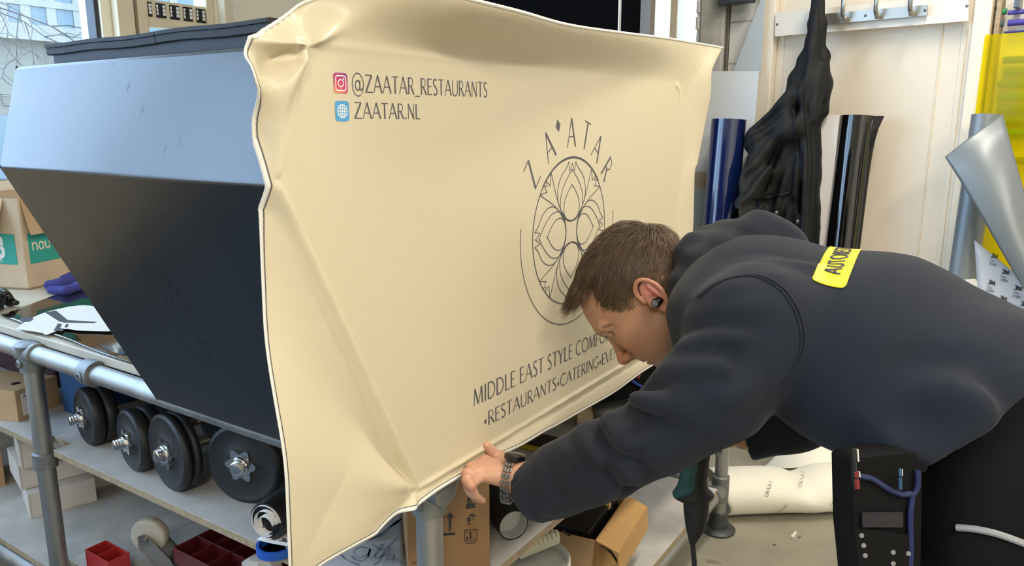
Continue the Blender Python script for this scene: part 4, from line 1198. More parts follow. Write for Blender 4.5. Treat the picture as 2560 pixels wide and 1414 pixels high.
for s_ in (1, -1):
    fd.u(Cn((.006, s_ * .050, -.048), (.062, s_ * .014, -.088), .017, .015), .03)
    fd.u(E_((.061, s_ * .040, -.016), (.028, .022, .03)), .02)
    fd.u(Cn((.0975, s_ * .012, .0365), (.089, s_ * .044, .0365), .0112, .009), .014)
fd.u(E_((.066, 0, -.044), (.027, .031, .026)), .018)
fd.u(E_((.071, 0, -.087), (.0155, .019, .015)), .014)
for s_ in (1, -1):
    fd.sub(E_((.112, s_ * .034, .0235), (.018, .0165, .0095)), .012)
    fd.u(E_((.0885, s_ * .0325, .0250), (.0138, .0142, .0138)), .004)
    fd.sub(E_((.1025, s_ * .0335, .0210), (.012, .0112, .0022)), .002)
fd.u(Cn((.0915, 0, .026), (.1085, 0, -.014), .0066, .0082), .011)
fd.u(E_((.1130, 0, -.0265), (.0112, .0112, .0110)), .007)
for s_ in (1, -1): fd.u(E_((.1030, s_ * .0132, -.0305), (.0110, .0072, .0092)), .004); fd.sub(Cn((.0930, s_ * .0200, -.0220), (.0910, s_ * .0195, -.0370), .0024, .0024), .003)
fd.u(Cn((.110, 0, -.033), (.0945, 0, -.0385), .005, .006), .006)
for s_ in (1, -1): fd.sub(E_((.1050, s_ * .0128, -.0375), (.0078, .0060, .0056)), .002)
for s_ in (1, -1):
    fd.u(Cn((.0725, s_ * .022, -.0585), (.0855, s_ * .004, -.0545), .0042, .0062), .006)
    fd.u(Cn((.0715, s_ * .020, -.0605), (.0825, s_ * .003, -.0648), .0042, .0064), .006)
fd.sub(E_((.086, 0, -.0592), (.020, .0245, .0014)), .003)
fd.sub(E_((.086, 0, -.0755), (.008, .014, .0045)), .008)
# ears
for s_ in (1, -1):
    hx = [(.010, .075, .012), (.009, .078, .030), (.002, .081, .040), (-.010, .0845, .0445), (-.021, .087, .037), (-.0275, .0885, .020), (-.0265, .088, .003), (-.019, .0855, -.012), (-.009, .081, -.020)]
    fd.u(fd.ell((-.010, s_ * .0785, .010), (.0165, .0042, .029), ), .004)
    fd.u(fd.ell((-.006, s_ * .0735, .006), (.012, .008, .024)), .006)
    hx = bez(hx, 34)
    for a, b_ in zip(hx[:-1], hx[1:]): fd.u(Cn((a[0], s_ * a[1], a[2]), (b_[0], s_ * b_[1], b_[2]), .0036, .0036), .002)
    fd.u(E_((-.006, s_ * .0795, -.0195), (.0072, .0042, .0085)), .004)
    fd.sub(E_((-.006, s_ * .0865, .003), (.0105, .0085, .0125)), .003)
    fd.sub(Cn((-.004, s_ * .086, .033), (-.0215, s_ * .090, .018), .0030, .0028), .002)
    fd.u(Cn((-.015, s_ * .0835, .027), (-.0175, s_ * .084, -.004), .0028, .0030), .003)
    fd.u(E_((.0055, s_ * .0765, 0), (.004, .0052, .006)), .003)
nb = toH(at(1800, 735, 1.37))
fd.u(Cn((-.030, 0, -.025), nb * .9 + np.array([-.02, 0, 0]) * 0, .058, .062), .02)
hv, hf = fd.mesh(); hv = smooth_mesh(hv, hf, 2, .4)
f_, l_, u_ = hv.T
tone = np.tile(SKIN, (len(hv), 1))
def paint(w, c): 
    global tone
    w = np.clip(w, 0, 1)[:, None]; tone = tone * (1 - w) + np.array(lin(c)) * w
gb = lambda c, r: np.exp(-(((f_ - c[0]) / r[0]) ** 2 + ((np.abs(l_) - c[1]) / r[1]) ** 2 + ((u_ - c[2]) / r[2]) ** 2))
paint(.55 * gb((.108, 0, -.022), (.018, .02, .014)), '#b5654f')
paint(.75 * gb((-.012, .084, .01), (.026, .010, .04)), '#c4746a')
paint(.35 * gb((.07, .048, -.03), (.03, .02, .03)), '#bb7560')
paint(.6 * gb((.084, 0, -.0592), (.014, .024, .009)), '#a45a52')
paint(.5 * np.clip((-u_ - .045) / .02, 0, 1) * np.clip((f_ - .0) / .03, 0, 1), '#7d6654')
paint(.9 * gb((.1050, .0128, -.0350), (.005, .004, .004)), '#5a2f28')
head_w = HO + wH(hv) @ HB.T

# ---- left hand: curled fingers with the thumb pressing the sheet from the far side
def cdep(px, py, off): 
    d = ray(px, py); return ((W(0, V0, 0) - EYEP) @ V) / (d @ V) - off
def hp(px, py, off): return at(px, py, cdep(px, py, off))
wr = at(1300, 1198, 1.292)
fing = [  # (offset from the sheet, knuckle, middle joint, end joint, tip, radius)
    (.026, (1213, 1152), (1176, 1170), (1172, 1203), (1190, 1226), .0087),
    (.044, (1208, 1162), (1168, 1184), (1170, 1219), (1192, 1240), .0090),
    (.061, (1205, 1174), (1168, 1199), (1177, 1231), (1199, 1248), .0085),
    (.075, (1206, 1189), (1177, 1212), (1189, 1238), (1207, 1250), .0075)]
pts = []
for off, *js, r in fing: pts += [hp(x, y, off) for x, y in js]
pts += [wr, hp(1218, 1114, .004), at(1420, 1220, 1.27)]
pts = np.array(pts)
fh = Field(pts.min(0) - .045, pts.max(0) + .045, .0017)
for off, k, p, d_, t, r in fing:
    K, P_, D_, T_ = [hp(x, y, off) for x, y in (k, p, d_, t)]
    if off < .03: T_ = T_ 
    base = wr + (K - wr) * .12
    fh.u(fh.cone(base, K, .0155, r * 1.28), .014)
for off, k, p, d_, t, r in fing:
    K, P_, D_, T_ = [hp(x, y, off) for x, y in (k, p, d_, t)]
    g = Field.__new__(Field); g.P = fh.P
    dd = np.minimum(np.minimum(fh.cone(K, P_, r * 1.12, r), fh.cone(P_, D_, r * 1.02, r * .88)), fh.cone(D_, T_, r * .9, r * .74))
    dd = smin(dd, fh.ell(P_, (r * 1.1,) * 3), .004)
    fh.u(dd, .0042)
TB = [at(1276, 1172, 1.325), hp(1248, 1147, .030), hp(1229, 1129, .017), hp(1217, 1113, .0085)]
fh.u(fh.cone(wr, TB[1], .021, .0145), .014)
fh.u(fh.cone(TB[0], TB[1], .018, .0125), .012)
fh.u(fh.cone(TB[1], TB[2], .0115, .0098), .005); fh.u(fh.cone(TB[2], TB[3], .0098, .0078), .004)
fh.u(fh.tubeE(wr - unit(wr - at(1420, 1220, 1.27)) * .012, at(1420, 1220, 1.27), (.031, .023), (.036, .031), img(.2, 1)), .016)
lv, lf_ = fh.mesh(); lv = smooth_mesh(lv, lf_, 2, .4)
tone_l = np.tile(np.array(lin('#c99b80')), (len(lv), 1))
for off, k, p, d_, t, r in fing:
    for q in (k, p):
        c = hp(q[0], q[1], off); w = .35 * np.exp(-(np.linalg.norm(lv - c, axis=1) / .012) ** 2)[:, None]; tone_l = tone_l * (1 - w) + np.array(lin('#b8705c')) * w
# ---- right hand round the tool handle
RWr = at(1812, 1082, 1.50); RP = at(1752, 1090, 1.505)
fr_ = Field(np.minimum(RWr, RP) - .11, np.maximum(RWr, RP) + .11, .0026)
fr_.u(fr_.cone(RWr, RP + CU * .0, .026, .030), .02)
for k in range(4):
    y = 1070 + 17 * k; r = (.0095, .0098, .0092, .008)[k]
    a, b_, c, d_ = at(1752, y, 1.475), at(1712, y + 3, 1.470), at(1700, y + 8, 1.495), at(1716, y + 10, 1.515)
    fr_.u(np.minimum(np.minimum(fr_.cone(a, b_, r * 1.1, r), fr_.cone(b_, c, r, r * .9)), fr_.cone(c, d_, r * .9, r * .8)), .005)
fr_.u(np.minimum(fr_.cone(at(1775, 1072, 1.52), at(1735, 1058, 1.545), .013, .011), fr_.cone(at(1735, 1058, 1.545), at(1706, 1060, 1.535), .0105, .009)), .006)
fr_.u(fr_.cone(RWr, at(1880, 1078, 1.49), .026, .032), .01)
rv, rf = fr_.mesh(); rv = smooth_mesh(rv, rf, 2, .4)
tone_r = np.tile(np.array(lin('#cf9a80')), (len(rv), 1))

# ---- skeleton landmarks
SH_L = at(1890, 815, 1.12); SH_R = at(1880, 770, 1.45)
HIP_L = at(2430, 1235, .98); 
A1, B1, C1, D1 = at(1895, 785, 1.27), at(2190, 878, 1.135), at(2430, 980, 1.06), at(2660, 1065, 1.0)
spine = unit(D1 - A1)
roll = math.radians(18)
lat0 = orth(-unit(ray(2150, 850)), spine); dor0 = np.cross(spine, lat0)
if dor0 @ CU < 0: dor0 = -dor0
LAT = unit(lat0 * math.cos(roll) - dor0 * math.sin(roll)); DOR = unit(dor0 * math.cos(roll) + lat0 * math.sin(roll))
HIPC = D1 + spine * .02 - DOR * .03
hipL = HIPC + LAT * .095 + np.array([-.05, .03, -.09]); hipR = HIPC - LAT * .095 + np.array([-.05, .03, -.09])
kneeL = np.array([.60, .93, .50]); ankL = np.array([.70, .93, .09]); kneeR = np.array([.80, 1.22, .50]); ankR = np.array([.92, 1.22, .09])
# coarse body under the clothes (one skin surface, joined with head and hands)
fb = Field((-.15, .55, .0), (1.2, 1.75, 1.62), .011)
fb.u(fb.tubeE(A1, B1, (.15, .085), (.145, .10), LAT)); fb.u(fb.tubeE(B1, D1, (.145, .10), (.14, .09), LAT))
fb.u(fb.cone(HO + HB @ (nb * .8), A1, .055, .07), .03)
sl = [(SH_L, .055), (at(1790, 966, 1.10), .05), (at(1650, 1080, 1.145), .043), (at(1510, 1148, 1.205), .040), (at(1400, 1200, 1.262), .036)]
for (a, r1), (b_, r2) in zip(sl[:-1], sl[1:]): fb.u(fb.cone(a, b_, r1, r2), .03)
EL_R = at(2120, 995, 1.46)
fb.u(fb.cone(SH_R, EL_R, .05, .045), .03); fb.u(fb.cone(EL_R, at(1860, 1080, 1.492), .045, .034), .02)
for h, k, a in ((hipL, kneeL, ankL), (hipR, kneeR, ankR)):
    fb.u(fb.cone(h, k, .075, .05), .04); fb.u(fb.cone(k, a, .05, .035), .02); fb.u(fb.cone(a, a + np.array([-.13, 0, -.04]), .035, .028), .02)
bv, bf = fb.mesh()
allv = np.concatenate([head_w, lv, rv, bv]); o1 = len(head_w); o2 = o1 + len(lv); o3 = o2 + len(rv)
allf = np.concatenate([hf, lf_ + o1, rf + o2, bf + o3])
body = mesh_obj('body', allv, allf, m_skin, man)
ca = body.data.color_attributes.new('tone', 'FLOAT_COLOR', 'POINT')
tn = np.concatenate([tone, tone_l, tone_r, np.tile(SKIN, (len(bv), 1))]); ca.data.foreach_set('color', np.c_[tn, np.ones(len(tn))].astype(np.float32).ravel())
rng_b = random.Random(2)
# eyes
m_eye = mat('eye white', '#e6ded6', .15); m_iris = mat('iris', '#4a5a5c', .15); m_pup = mat('pupil', '#0a0a0a', .1)
for s_ in (1, -1):
    b = MB(); c = np.array([.0880, s_ * .0325, .0250]); ax = unit([.9, 0, -.42])
    b.ico(Hd(*c), .0125, 24, 16)
    b.lathe(Hd(*(c + ax * .0108)), HB @ ax, [(0, .006), (.0016, .0045), (.0019, .0022)], 20, 1); b.lathe(Hd(*(c + ax * .0124)), HB @ ax, [(0, .0024), (.0004, .002), (.0006, 0)], 16, 2)
    b.build('eye', [m_eye, m_iris, m_pup], man, smooth=True)

m_lash = mat('dark lash', '#2a201a', .6); m_brow = mat('eyebrow hair', '#6a5444', .8)
htree = BVHTree.FromPolygons([tuple(p) for p in head_w], [tuple(int(i) for i in q) for q in hf])
def onhead(px, py):
    h = htree.ray_cast(Vector(EYEP), Vector(unit(ray(px, py)))); return None if h[0] is None else np.array(h[0])
def mirror(P, s_):                                          # the far side repeats the near side
    q = (np.asarray(P) - HO) @ HB; q[..., 1] *= s_; return HO + q @ HB.T
lash = [onhead(x, y) for x, y in bez([(1517, 833), (1523, 829), (1530, 830), (1535, 838)], 20)]; lash = np.array([p for p in lash if p is not None])
brow = []
for i in range(170):
    a = rng_b.uniform(0, 1); p = onhead(1503 + 42 * a, 818 - 7 * math.sin(2.2 * a) + rng_b.uniform(-4.5, 4.5) * (1 - .5 * a))
    if p is not None: brow.append(p)
for s_ in (1, -1):
    if len(lash) > 3:
        b = MB(); n = len(lash); b.tube(mirror(lash - vd * .0004, s_), [.0003 + .0005 * math.sin(math.pi * k / (n - 1)) for k in range(n)], 6); b.build('eyelash', m_lash, man, smooth=True)
    b = MB()
    for p in brow:
        d = img(.85 + rng_b.uniform(-.25, .25), -.1 + rng_b.uniform(-.3, .3)) * .006
        b.tube(mirror([p - vd * .0002, p + d * .5 - vd * .0009, p + d - vd * .0006], s_), [.00015, .00014, .00005], 3, cap=False)
    b.build('eyebrow', m_brow, man)
# ---- hair
rng = np.random.default_rng(7)
def skull(n):  # outer surface of the skull ellipsoid
    return np.array([.002, 0, .047]) + n * np.array([.105, .075, .090])
hl_f = np.array([.120, .094, .074, .046, .060, .054, .046, .034, .020, .010, .003, -.012, -.030, -.050, -.075, -.12])
hl_u = np.array([.110, .099, .097, .094, .061, .046, .018, .012, .028, .034, .036, .038, .008, -.022, -.032, -.034])
poly = [(hl_f[i], hl_u[i]) for i in range(len(hl_f))] + [(-.2, -.03), (-.2, .3), (.13, .3)]
def inpoly(x, y):
    ins = np.zeros(len(x), bool); n = len(poly)
    for i in range(n):
        (x0, y0), (x1, y1) = poly[i], poly[(i + 1) % n]
        c = ((y0 > y) != (y1 > y)) & (x < (x1 - x0) * (y - y0) / (y1 - y0 + 1e-12) + x0); ins ^= c
    return ins
def hairline(P):
    # side view polygon; near the midline the forehead hairline is a level line
    mid = np.clip((.034 - np.abs(P[:, 1])) / .02, 0, 1)
    side = inpoly(P[:, 0], P[:, 2]); front = (P[:, 2] > .104) | (P[:, 0] < .03)
    return np.where(mid > .5, front & (P[:, 2] > -.03), side)
NR, NC = 170, 220
th = np.linspace(0.001, np.pi - .001, NR); ph = np.linspace(0, 2 * np.pi, NC, endpoint=False)
Nn = np.stack([np.sin(th)[:, None] * np.cos(ph), np.sin(th)[:, None] * np.sin(ph), np.cos(th)[:, None] * np.ones(NC)], -1)
Ps = skull(Nn); mk = hairline(Ps.reshape(-1, 3)).reshape(NR, NC)
for _ in range(9):
    m2 = mk.copy(); m2[1:] &= mk[:-1]; m2[:-1] &= mk[1:]; m2 &= np.roll(mk, 1, 1) & np.roll(mk, -1, 1); mk = m2
b = MB(); vid = -np.ones((NR, NC), int); vs_ = []
for i in range(NR):
    for j in range(NC):
        up = np.clip((Ps[i, j, 2] - .03) / .06, 0, 1)
        vid[i, j] = len(vs_); vs_.append(Ps[i, j] + Nn[i, j] * (.0015 + .006 * up))
fs = [(vid[i, j], vid[i + 1, j], vid[i + 1, (j + 1) % NC], vid[i, (j + 1) % NC]) for i in range(NR - 1) for j in range(NC) if mk[i, j] and mk[i + 1, j] and mk[i, (j + 1) % NC]]
b.add(HO + wH(np.array(vs_)) @ HB.T, fs)
m_hair = bpy.data.materials.new('brown hair'); m_hair.use_nodes = True
nt = m_hair.node_tree; bs = nt.nodes['Principled BSDF']; at2 = nt.nodes.new('ShaderNodeAttribute'); at2.attribute_name = 'strand'
nt.links.new(at2.outputs['Color'], bs.inputs['Base Color']); bs.inputs['Roughness'].default_value = .42; bs.inputs['Specular IOR Level'].default_value = .6
NSn = 46000
n = rng.normal(size=(NSn, 3)); n /= np.linalg.norm(n, axis=1, keepdims=True); R = skull(n)
k = hairline(R + rng.normal(size=R.shape) * .0035) & (R[:, 2] > -.035); n, R = n[k], R[k]
crown = np.array([-.075, .0, .110])
comb = R - crown; comb[:, 0] += .03
comb = comb - n * np.sum(comb * n, 1, keepdims=True); comb /= np.linalg.norm(comb, axis=1, keepdims=True) + 1e-6
comb = .75 * comb + .45 * np.array([1.0, 0, -.12]) + rng.normal(size=R.shape) * .10 + .16 * np.stack([np.sin(55 * R[:, 1] + 30 * R[:, 0]), np.sin(48 * R[:, 2] + 40 * R[:, 1]), np.sin(60 * R[:, 0])], 1)
comb = comb - n * np.sum(comb * n, 1, keepdims=True); comb /= np.linalg.norm(comb, axis=1, keepdims=True) + 1e-6
top = np.clip((R[:, 2] - .035) / .055, 0, 1)
L = (.009 + .031 * top) * rng.uniform(.7, 1.2, len(R)); lift = (.18 + .42 * top + .25 * np.exp(-(np.linalg.norm(R - crown, axis=1) / .03) ** 2)) * rng.uniform(.6, 1.3, len(R))
fringe = np.exp(-((R[:, 0] - .09) / .025) ** 2) * (R[:, 2] > .09)
lift = lift + .15 * fringe; L = L * (1 + .15 * fringe)
tip = R + comb * L[:, None] * .85
bare = ~inpoly(tip[:, 0], tip[:, 2]) & (R[:, 0] > -.02)
fr0 = (R[:, 2] > .092) & (R[:, 0] > .05)
L = np.where(bare & ~fr0, L * .35, L); lift = np.where(fr0, lift + .55, lift)
root = R + n * .0008
d1 = comb + n * lift[:, None]; d1 /= np.linalg.norm(d1, axis=1, keepdims=True)
d2 = comb + n * (lift * .15)[:, None] + np.array([0, 0, -.1]); d2 /= np.linalg.norm(d2, axis=1, keepdims=True)
d3 = comb - n * .25 + rng.normal(size=R.shape) * .07; d3 /= np.linalg.norm(d3, axis=1, keepdims=True)
fw = np.array([.92, 0, .18]) + rng.normal(size=R.shape) * .12; ff_ = np.clip(fr0 * np.clip((R[:, 0] - .045) / .03, 0, 1), 0, 1)[:, None]
d2 = d2 * (1 - ff_) + fw * ff_; d3 = d3 * (1 - ff_) + (fw + [0, 0, -.35]) * ff_
p1 = root + d1 * L[:, None] * .38; p2 = p1 + d2 * L[:, None] * .34; p3 = p2 + d3 * L[:, None] * .3
side = np.cross(d1, n); side /= np.linalg.norm(side, axis=1, keepdims=True) + 1e-9
wd = rng.uniform(.00022, .00045, len(R))[:, None]
rings = []
for p, w in ((root, 1), (p1, .95), (p2, .7), (p3, .15)):
    rings.append(np.stack([p + side * wd * w, p - side * wd * w * .5 + n * wd * w * .8, p - side * wd * w * .5 - n * wd * w * .8], 1))
RG = np.stack(rings, 1)                                   # strand, ring, 3, xyz
ns = len(RG); vv_ = (HO + wH(RG.reshape(-1, 3)) @ HB.T)
base = (np.arange(ns) * 12)[:, None]
q = np.array([(r * 3 + a, r * 3 + (a + 1) % 3, r * 3 + 3 + (a + 1) % 3, r * 3 + 3 + a) for r in range(3) for a in range(3)])
ff = (base[:, None, :] + q[None]).reshape(-1, 4)
cv = np.concatenate(b.v); cf = np.array(b.f)
used = np.unique(cf); rem = -np.ones(len(cv), int); rem[used] = np.arange(len(used)); cv = cv[used]; cf = rem[cf]
hair = mesh_obj('hair', np.concatenate([cv, vv_]), np.concatenate([cf, ff + len(cv)]), m_hair, man)
ca = hair.data.color_attributes.new('strand', 'FLOAT_COLOR', 'POINT')
c0, c1 = np.array(lin('#40322a')), np.array(lin('#8d7355'))
t = np.clip(rng.normal(.38, .25, ns), 0, 1)[:, None]
colr = np.concatenate([np.tile(np.array(lin('#40332a')), (len(cv), 1)), np.repeat(c0 + (c1 - c0) * t, 12, 0)])
ca.data.foreach_set('color', np.c_[colr, np.ones(len(colr))].astype(np.float32).ravel())
# ---- hooded sweatshirt
fs_ = Field((-.02, .62, .72), (1.16, 1.72, 1.70), .0060)
fs_.u(fs_.tubeE(A1, B1, (.185, .128), (.180, .140), LAT))
fs_.u(fs_.tubeE(B1, C1, (.180, .142), (.172, .122), LAT), .03)
fs_.u(fs_.tubeE(C1, D1 + (D1 - C1) * .3, (.172, .122), (.168, .118), LAT), .03)
fs_.u(fs_.ell(at(2180, 970, 1.10), (.12, .13, .075), np.stack([spine, LAT, DOR], 1)), .05)
fs_.u(fs_.ell(at(2380, 1070, 1.02), (.10, .15, .035), np.stack([spine, LAT, DOR], 1)), .05)
arm = [(at(1908, 826, 1.115), .090), (at(1790, 966, 1.10), .080), (at(1650, 1080, 1.14), .0635), (at(1510, 1148, 1.20), .0625), (at(1395, 1200, 1.255), .0575), (at(1335, 1232, 1.283), .053)]
dd = None
for (a, r1), (b_, r2) in zip(arm[:-1], arm[1:]):
    c = fs_.cone(a, b_, r1, r2); dd = c if dd is None else smin(dd, c, .012)
fs_.u(dd, .022)
def fold(a, b_, A, sg=.016):
    """raised crease with a valley beside it, fading at both ends"""
    a = at(*a).astype(np.float32); b_ = at(*b_).astype(np.float32); ab = b_ - a; L2 = ab @ ab
    q = fs_.P - a; t = (q @ ab) / L2; tc = np.clip(t, 0, 1); dist = np.linalg.norm(q - tc[..., None] * ab, axis=-1)
    w = np.abs(np.sin(np.pi * np.clip(t * .86 + .07, 0, 1))) ** .8 * ((t > -.15) & (t < 1.15))
    fs_.d = (fs_.d - A * w * (np.exp(-(dist / sg) ** 2) - .45 * np.exp(-((dist - 1.7 * sg) / (.8 * sg)) ** 2))).astype(np.float32)
for f in (((1552, 985, 1.115), (1665, 1015, 1.055), .030, .017), ((1660, 990, 1.06), (1740, 1060, 1.03), .008, .02), ((1508, 1032, 1.165), (1570, 1120, 1.09), .025, .015), ((1455, 1068, 1.21), (1500, 1150, 1.13), .021, .014),
          ((1400, 1112, 1.235), (1430, 1220, 1.17), .009, .014), ((1350, 1135, 1.27), (1365, 1280, 1.21), .013, .011), ((1615, 1215, 1.13), (1540, 1160, 1.11), .016, .017), ((1470, 1262, 1.2), (1600, 1180, 1.08), .010, .014),
          ((1690, 868, 1.10), (1900, 832, 1.00), .017, .013), ((1680, 925, 1.09), (1870, 905, .99), .014, .014), ((1720, 800, 1.13), (1900, 770, 1.02), .017, .013), ((1760, 745, 1.17), (1960, 700, 1.05), .018, .015),
          ((1800, 700, 1.2), (2060, 650, 1.08), .015, .016), ((1900, 940, 1.02), (1800, 1010, 1.02), .010, .02), ((2250, 1010, .96), (2540, 930, .86), .014, .026), ((2300, 1090, .95), (2550, 1010, .86), .015, .024), ((2180, 1090, 1.0), (2400, 1130, .9), .008, .022)):
    fold(*f)
# right sleeve
fs_.u(fs_.cone(SH_R, EL_R, .085, .068), .03); fs_.u(fs_.cone(EL_R, at(1985, 1040, 1.475), .068, .062), .03); fs_.u(fs_.cone(at(1985, 1040, 1.475), at(1866, 1085, 1.492), .062, .050), .03)
# yoke towards the neck
fs_.u(fs_.cone(at(1800, 730, 1.34), A1, .085, .11), .05)
fs_.u(fs_.cone(SH_L, SH_R, .085, .085), .05)
X, Y, Z = fs_.P[..., 0], fs_.P[..., 1], fs_.P[..., 2]
sd = np.tensordot(fs_.P - A1.astype(np.float32), spine.astype(np.float32), 1); ld = np.tensordot(fs_.P - A1.astype(np.float32), LAT.astype(np.float32), 1); dd_ = np.tensordot(fs_.P - A1.astype(np.float32), DOR.astype(np.float32), 1)
wr_ = .0035 * np.sin(38 * sd + 16 * dd_ + 3 * np.sin(11 * ld)) * np.clip((sd - .22) / .12, 0, 1) + .0022 * np.sin(24 * sd - 55 * dd_ + 9 * ld) * np.clip((.2 - sd) / .15, 0, 1)
fs_.d = fs_.d + wr_.astype(np.float32)
# cuff openings and neck opening
cdir = unit(arm[-1][0] - arm[-2][0])
q = np.tensordot(fs_.P - (arm[-1][0] + cdir * .008).astype(np.float32), cdir.astype(np.float32), 1)
near = np.linalg.norm(fs_.P - arm[-1][0].astype(np.float32), axis=-1) - .12
fs_.d = np.maximum(fs_.d, -np.maximum(-q, near)).astype(np.float32)
fs_.sub(fs_.cone(arm[-1][0] + cdir * .05, arm[-1][0] - cdir * .05, .046, .040), .004)
rdir = unit(at(1866, 1085, 1.492) - at(1985, 1040, 1.475)); re = at(1852, 1090, 1.494)
q = np.tensordot(fs_.P - re.astype(np.float32), rdir.astype(np.float32), 1); near = np.linalg.norm(fs_.P - re.astype(np.float32), axis=-1) - .10
fs_.d = np.maximum(fs_.d, -np.maximum(-q, near)).astype(np.float32)
fs_.sub(fs_.cone(re + rdir * .05, re - rdir * .03, .042, .036), .004)
# hem
hq = at(2500, 1098, .87); hdir = unit(img(.61, .79))
q = np.tensordot(fs_.P - hq.astype(np.float32), hdir.astype(np.float32), 1)
hem_ = np.maximum(np.maximum(-q, -(np.tensordot(fs_.P - A1.astype(np.float32), LAT.astype(np.float32), 1) + .17)), -(np.tensordot(fs_.P - A1.astype(np.float32), spine.astype(np.float32), 1) - .33))
fs_.sub(hem_, .006)
sv, sf = fs_.mesh(); sv = smooth_mesh(sv, sf, 3, .5)
hoodie = mesh_obj('hooded_sweatshirt', sv, sf, m_hood, man)
# hood lying over the shoulders
fo = Field(np.min([at(1650, 860, 1.1), at(2050, 500, 1.5)], 0) - .12, np.max([at(1650, 860, 1.1), at(2050, 500, 1.5)], 0) + .12, .0048)
cap = lambda pts, rs, k=.03: [fo.u(fo.cone(at(*a), at(*b_), r1, r2), k) for a, b_, r1, r2 in zip(pts[:-1], pts[1:], rs[:-1], rs[1:])]
cap([(1742, 790, 1.27), (1728, 720, 1.30), (1742, 640, 1.335), (1775, 612, 1.385), (1770, 640, 1.44)], [.030, .034, .034, .030, .034])
cap([(1790, 820, 1.22), (1800, 740, 1.235), (1810, 670, 1.28), (1835, 620, 1.34), (1850, 640, 1.42)], [.035, .045, .05, .045, .04])
cap([(1850, 640, 1.30), (1905, 602, 1.30), (1960, 625, 1.27), (1985, 660, 1.235)], [.05, .040, .034, .022])
cap([(1905, 602, 1.30), (1900, 640, 1.38), (1880, 700, 1.44)], [.040, .04, .03])
cap([(1860, 720, 1.215), (1920, 690, 1.215), (1970, 670, 1.225)], [.03, .024, .016])
fo.sub(fo.cone(at(1590, 745, 1.42), at(1760, 715, 1.385), .085, .060), .012)
P_ = fo.P
fo.d = (fo.d + .0025 * np.sin(95 * P_[..., 0] + 60 * P_[..., 2]) * np.sin(40 * P_[..., 1] + 30 * P_[..., 2])).astype(np.float32)
ov, of = fo.mesh(); ov = smooth_mesh(ov, of, 3, .5)
mesh_obj('hood', ov, of, m_hood, hoodie)
# armhole seam and label found on the cloth surface
def bvh(v, f): return BVHTree.FromPolygons([tuple(p) for p in v], [tuple(int(i) for i in q) for q in f])
tree = bvh(np.concatenate([sv, ov]), np.concatenate([sf, of + len(sv)]))
def shoot(o, d):
    h = tree.ray_cast(Vector(o), Vector(d)); return None if h[0] is None else (np.array(h[0]), np.array(h[1]))
def onbody(pxs, lift):
    out = []
    for px, py in pxs:
        h = shoot(EYEP, unit(ray(px, py)))
        if h is not None:
            nn = h[1] if h[1] @ ray(px, py) < 0 else -h[1]
            out.append(h[0] + nn * lift)
    return np.array(out)
seam = bez([(1745, 742), (1800, 704), (1880, 690), (1948, 722), (1990, 785), (2004, 850), (1988, 910), (1958, 955)], 90)
for dx, nm in ((0, 'seam'), (9, 'seam')):
    P = onbody(seam + np.array([dx, -dx * .3]), .0008)
    for _ in range(4): P[1:-1] = (P[:-2] + P[2:] + 2 * P[1:-1]) / 4
    b = MB(); b.tube(P, .0016, 8); b.build(nm, m_hood, hoodie, smooth=True)
m_yel = mat('yellow label', '#f2df2a', .5); m_lab = mat('label print', '#3a3d46', .6)
c0_ = onbody([(2120, 640)], 0)[0]
pc = A1 + spine * ((c0_ - A1) @ spine)
def lab(x, y, lift):   # x across the back from his left (near) side, y along the spine towards the neck
    o = pc + spine * (-y - .25 * x - .022) - LAT * x + DOR * .5
    h = shoot(o, -DOR)
    return (h[0] + DOR * lift) if h is not None else o - DOR * .4
hw, hh_ = .138, .0235
gx = np.linspace(-hw, hw, 60); gy = np.r_[np.linspace(-hh_, -hh_ + .006, 6), np.linspace(-hh_ + .009, hh_ - .009, 8), np.linspace(hh_ - .006, hh_, 6)]
b = MB(); rc_ = lambda y: hw - .007 + math.sqrt(max(0, .007 ** 2 - max(0, abs(y) - (hh_ - .007)) ** 2))
G = np.array([[lab(x * rc_(y) / hw, y, .0015) for x in gx] for y in gy]); b.grid(G, flip=True)
label = b.build('back_label', m_yel, hoodie, smooth='all', solid=.001)
GL['B'] = (.56, [([(.08, 0), (.08, 1)], TH), ([(.08, .97)] + arc(.24, .755, .22, .215, 90, -90) + [(.08, .54)], TN), ([(.08, .54)] + arc(.26, .285, .25, .255, 90, -90) + [(.08, .03)], TN)])
GL['K'] = (.6, [([(.08, 0), (.08, 1)], TH), ([(.56, 1), (.1, .5)], TN), ([(.2, .56), (.6, 0)], TH)])
GB = {k: v for k, v in GL.items()}
s_txt = 'AUTOBESTICKERING'; wt = text_width(s_txt, .14); kx = (2 * hw - .05) / wt
b = MB()
x0 = -hw + .025; xx = 0
for ch in s_txt:
    w, st = GL[ch]
    for p_, lw in st: stroke(b, resample([(xx + p[0], p[1]) for p in p_], max(len(p_), 5)), .17, lambda P: np.array([lab(x0 + a * kx, -.0105 + c * .022, .0028) for a, c in P]))
    xx += w + .14
b.build('label_text', m_lab, label, smooth='all', solid=.0004)

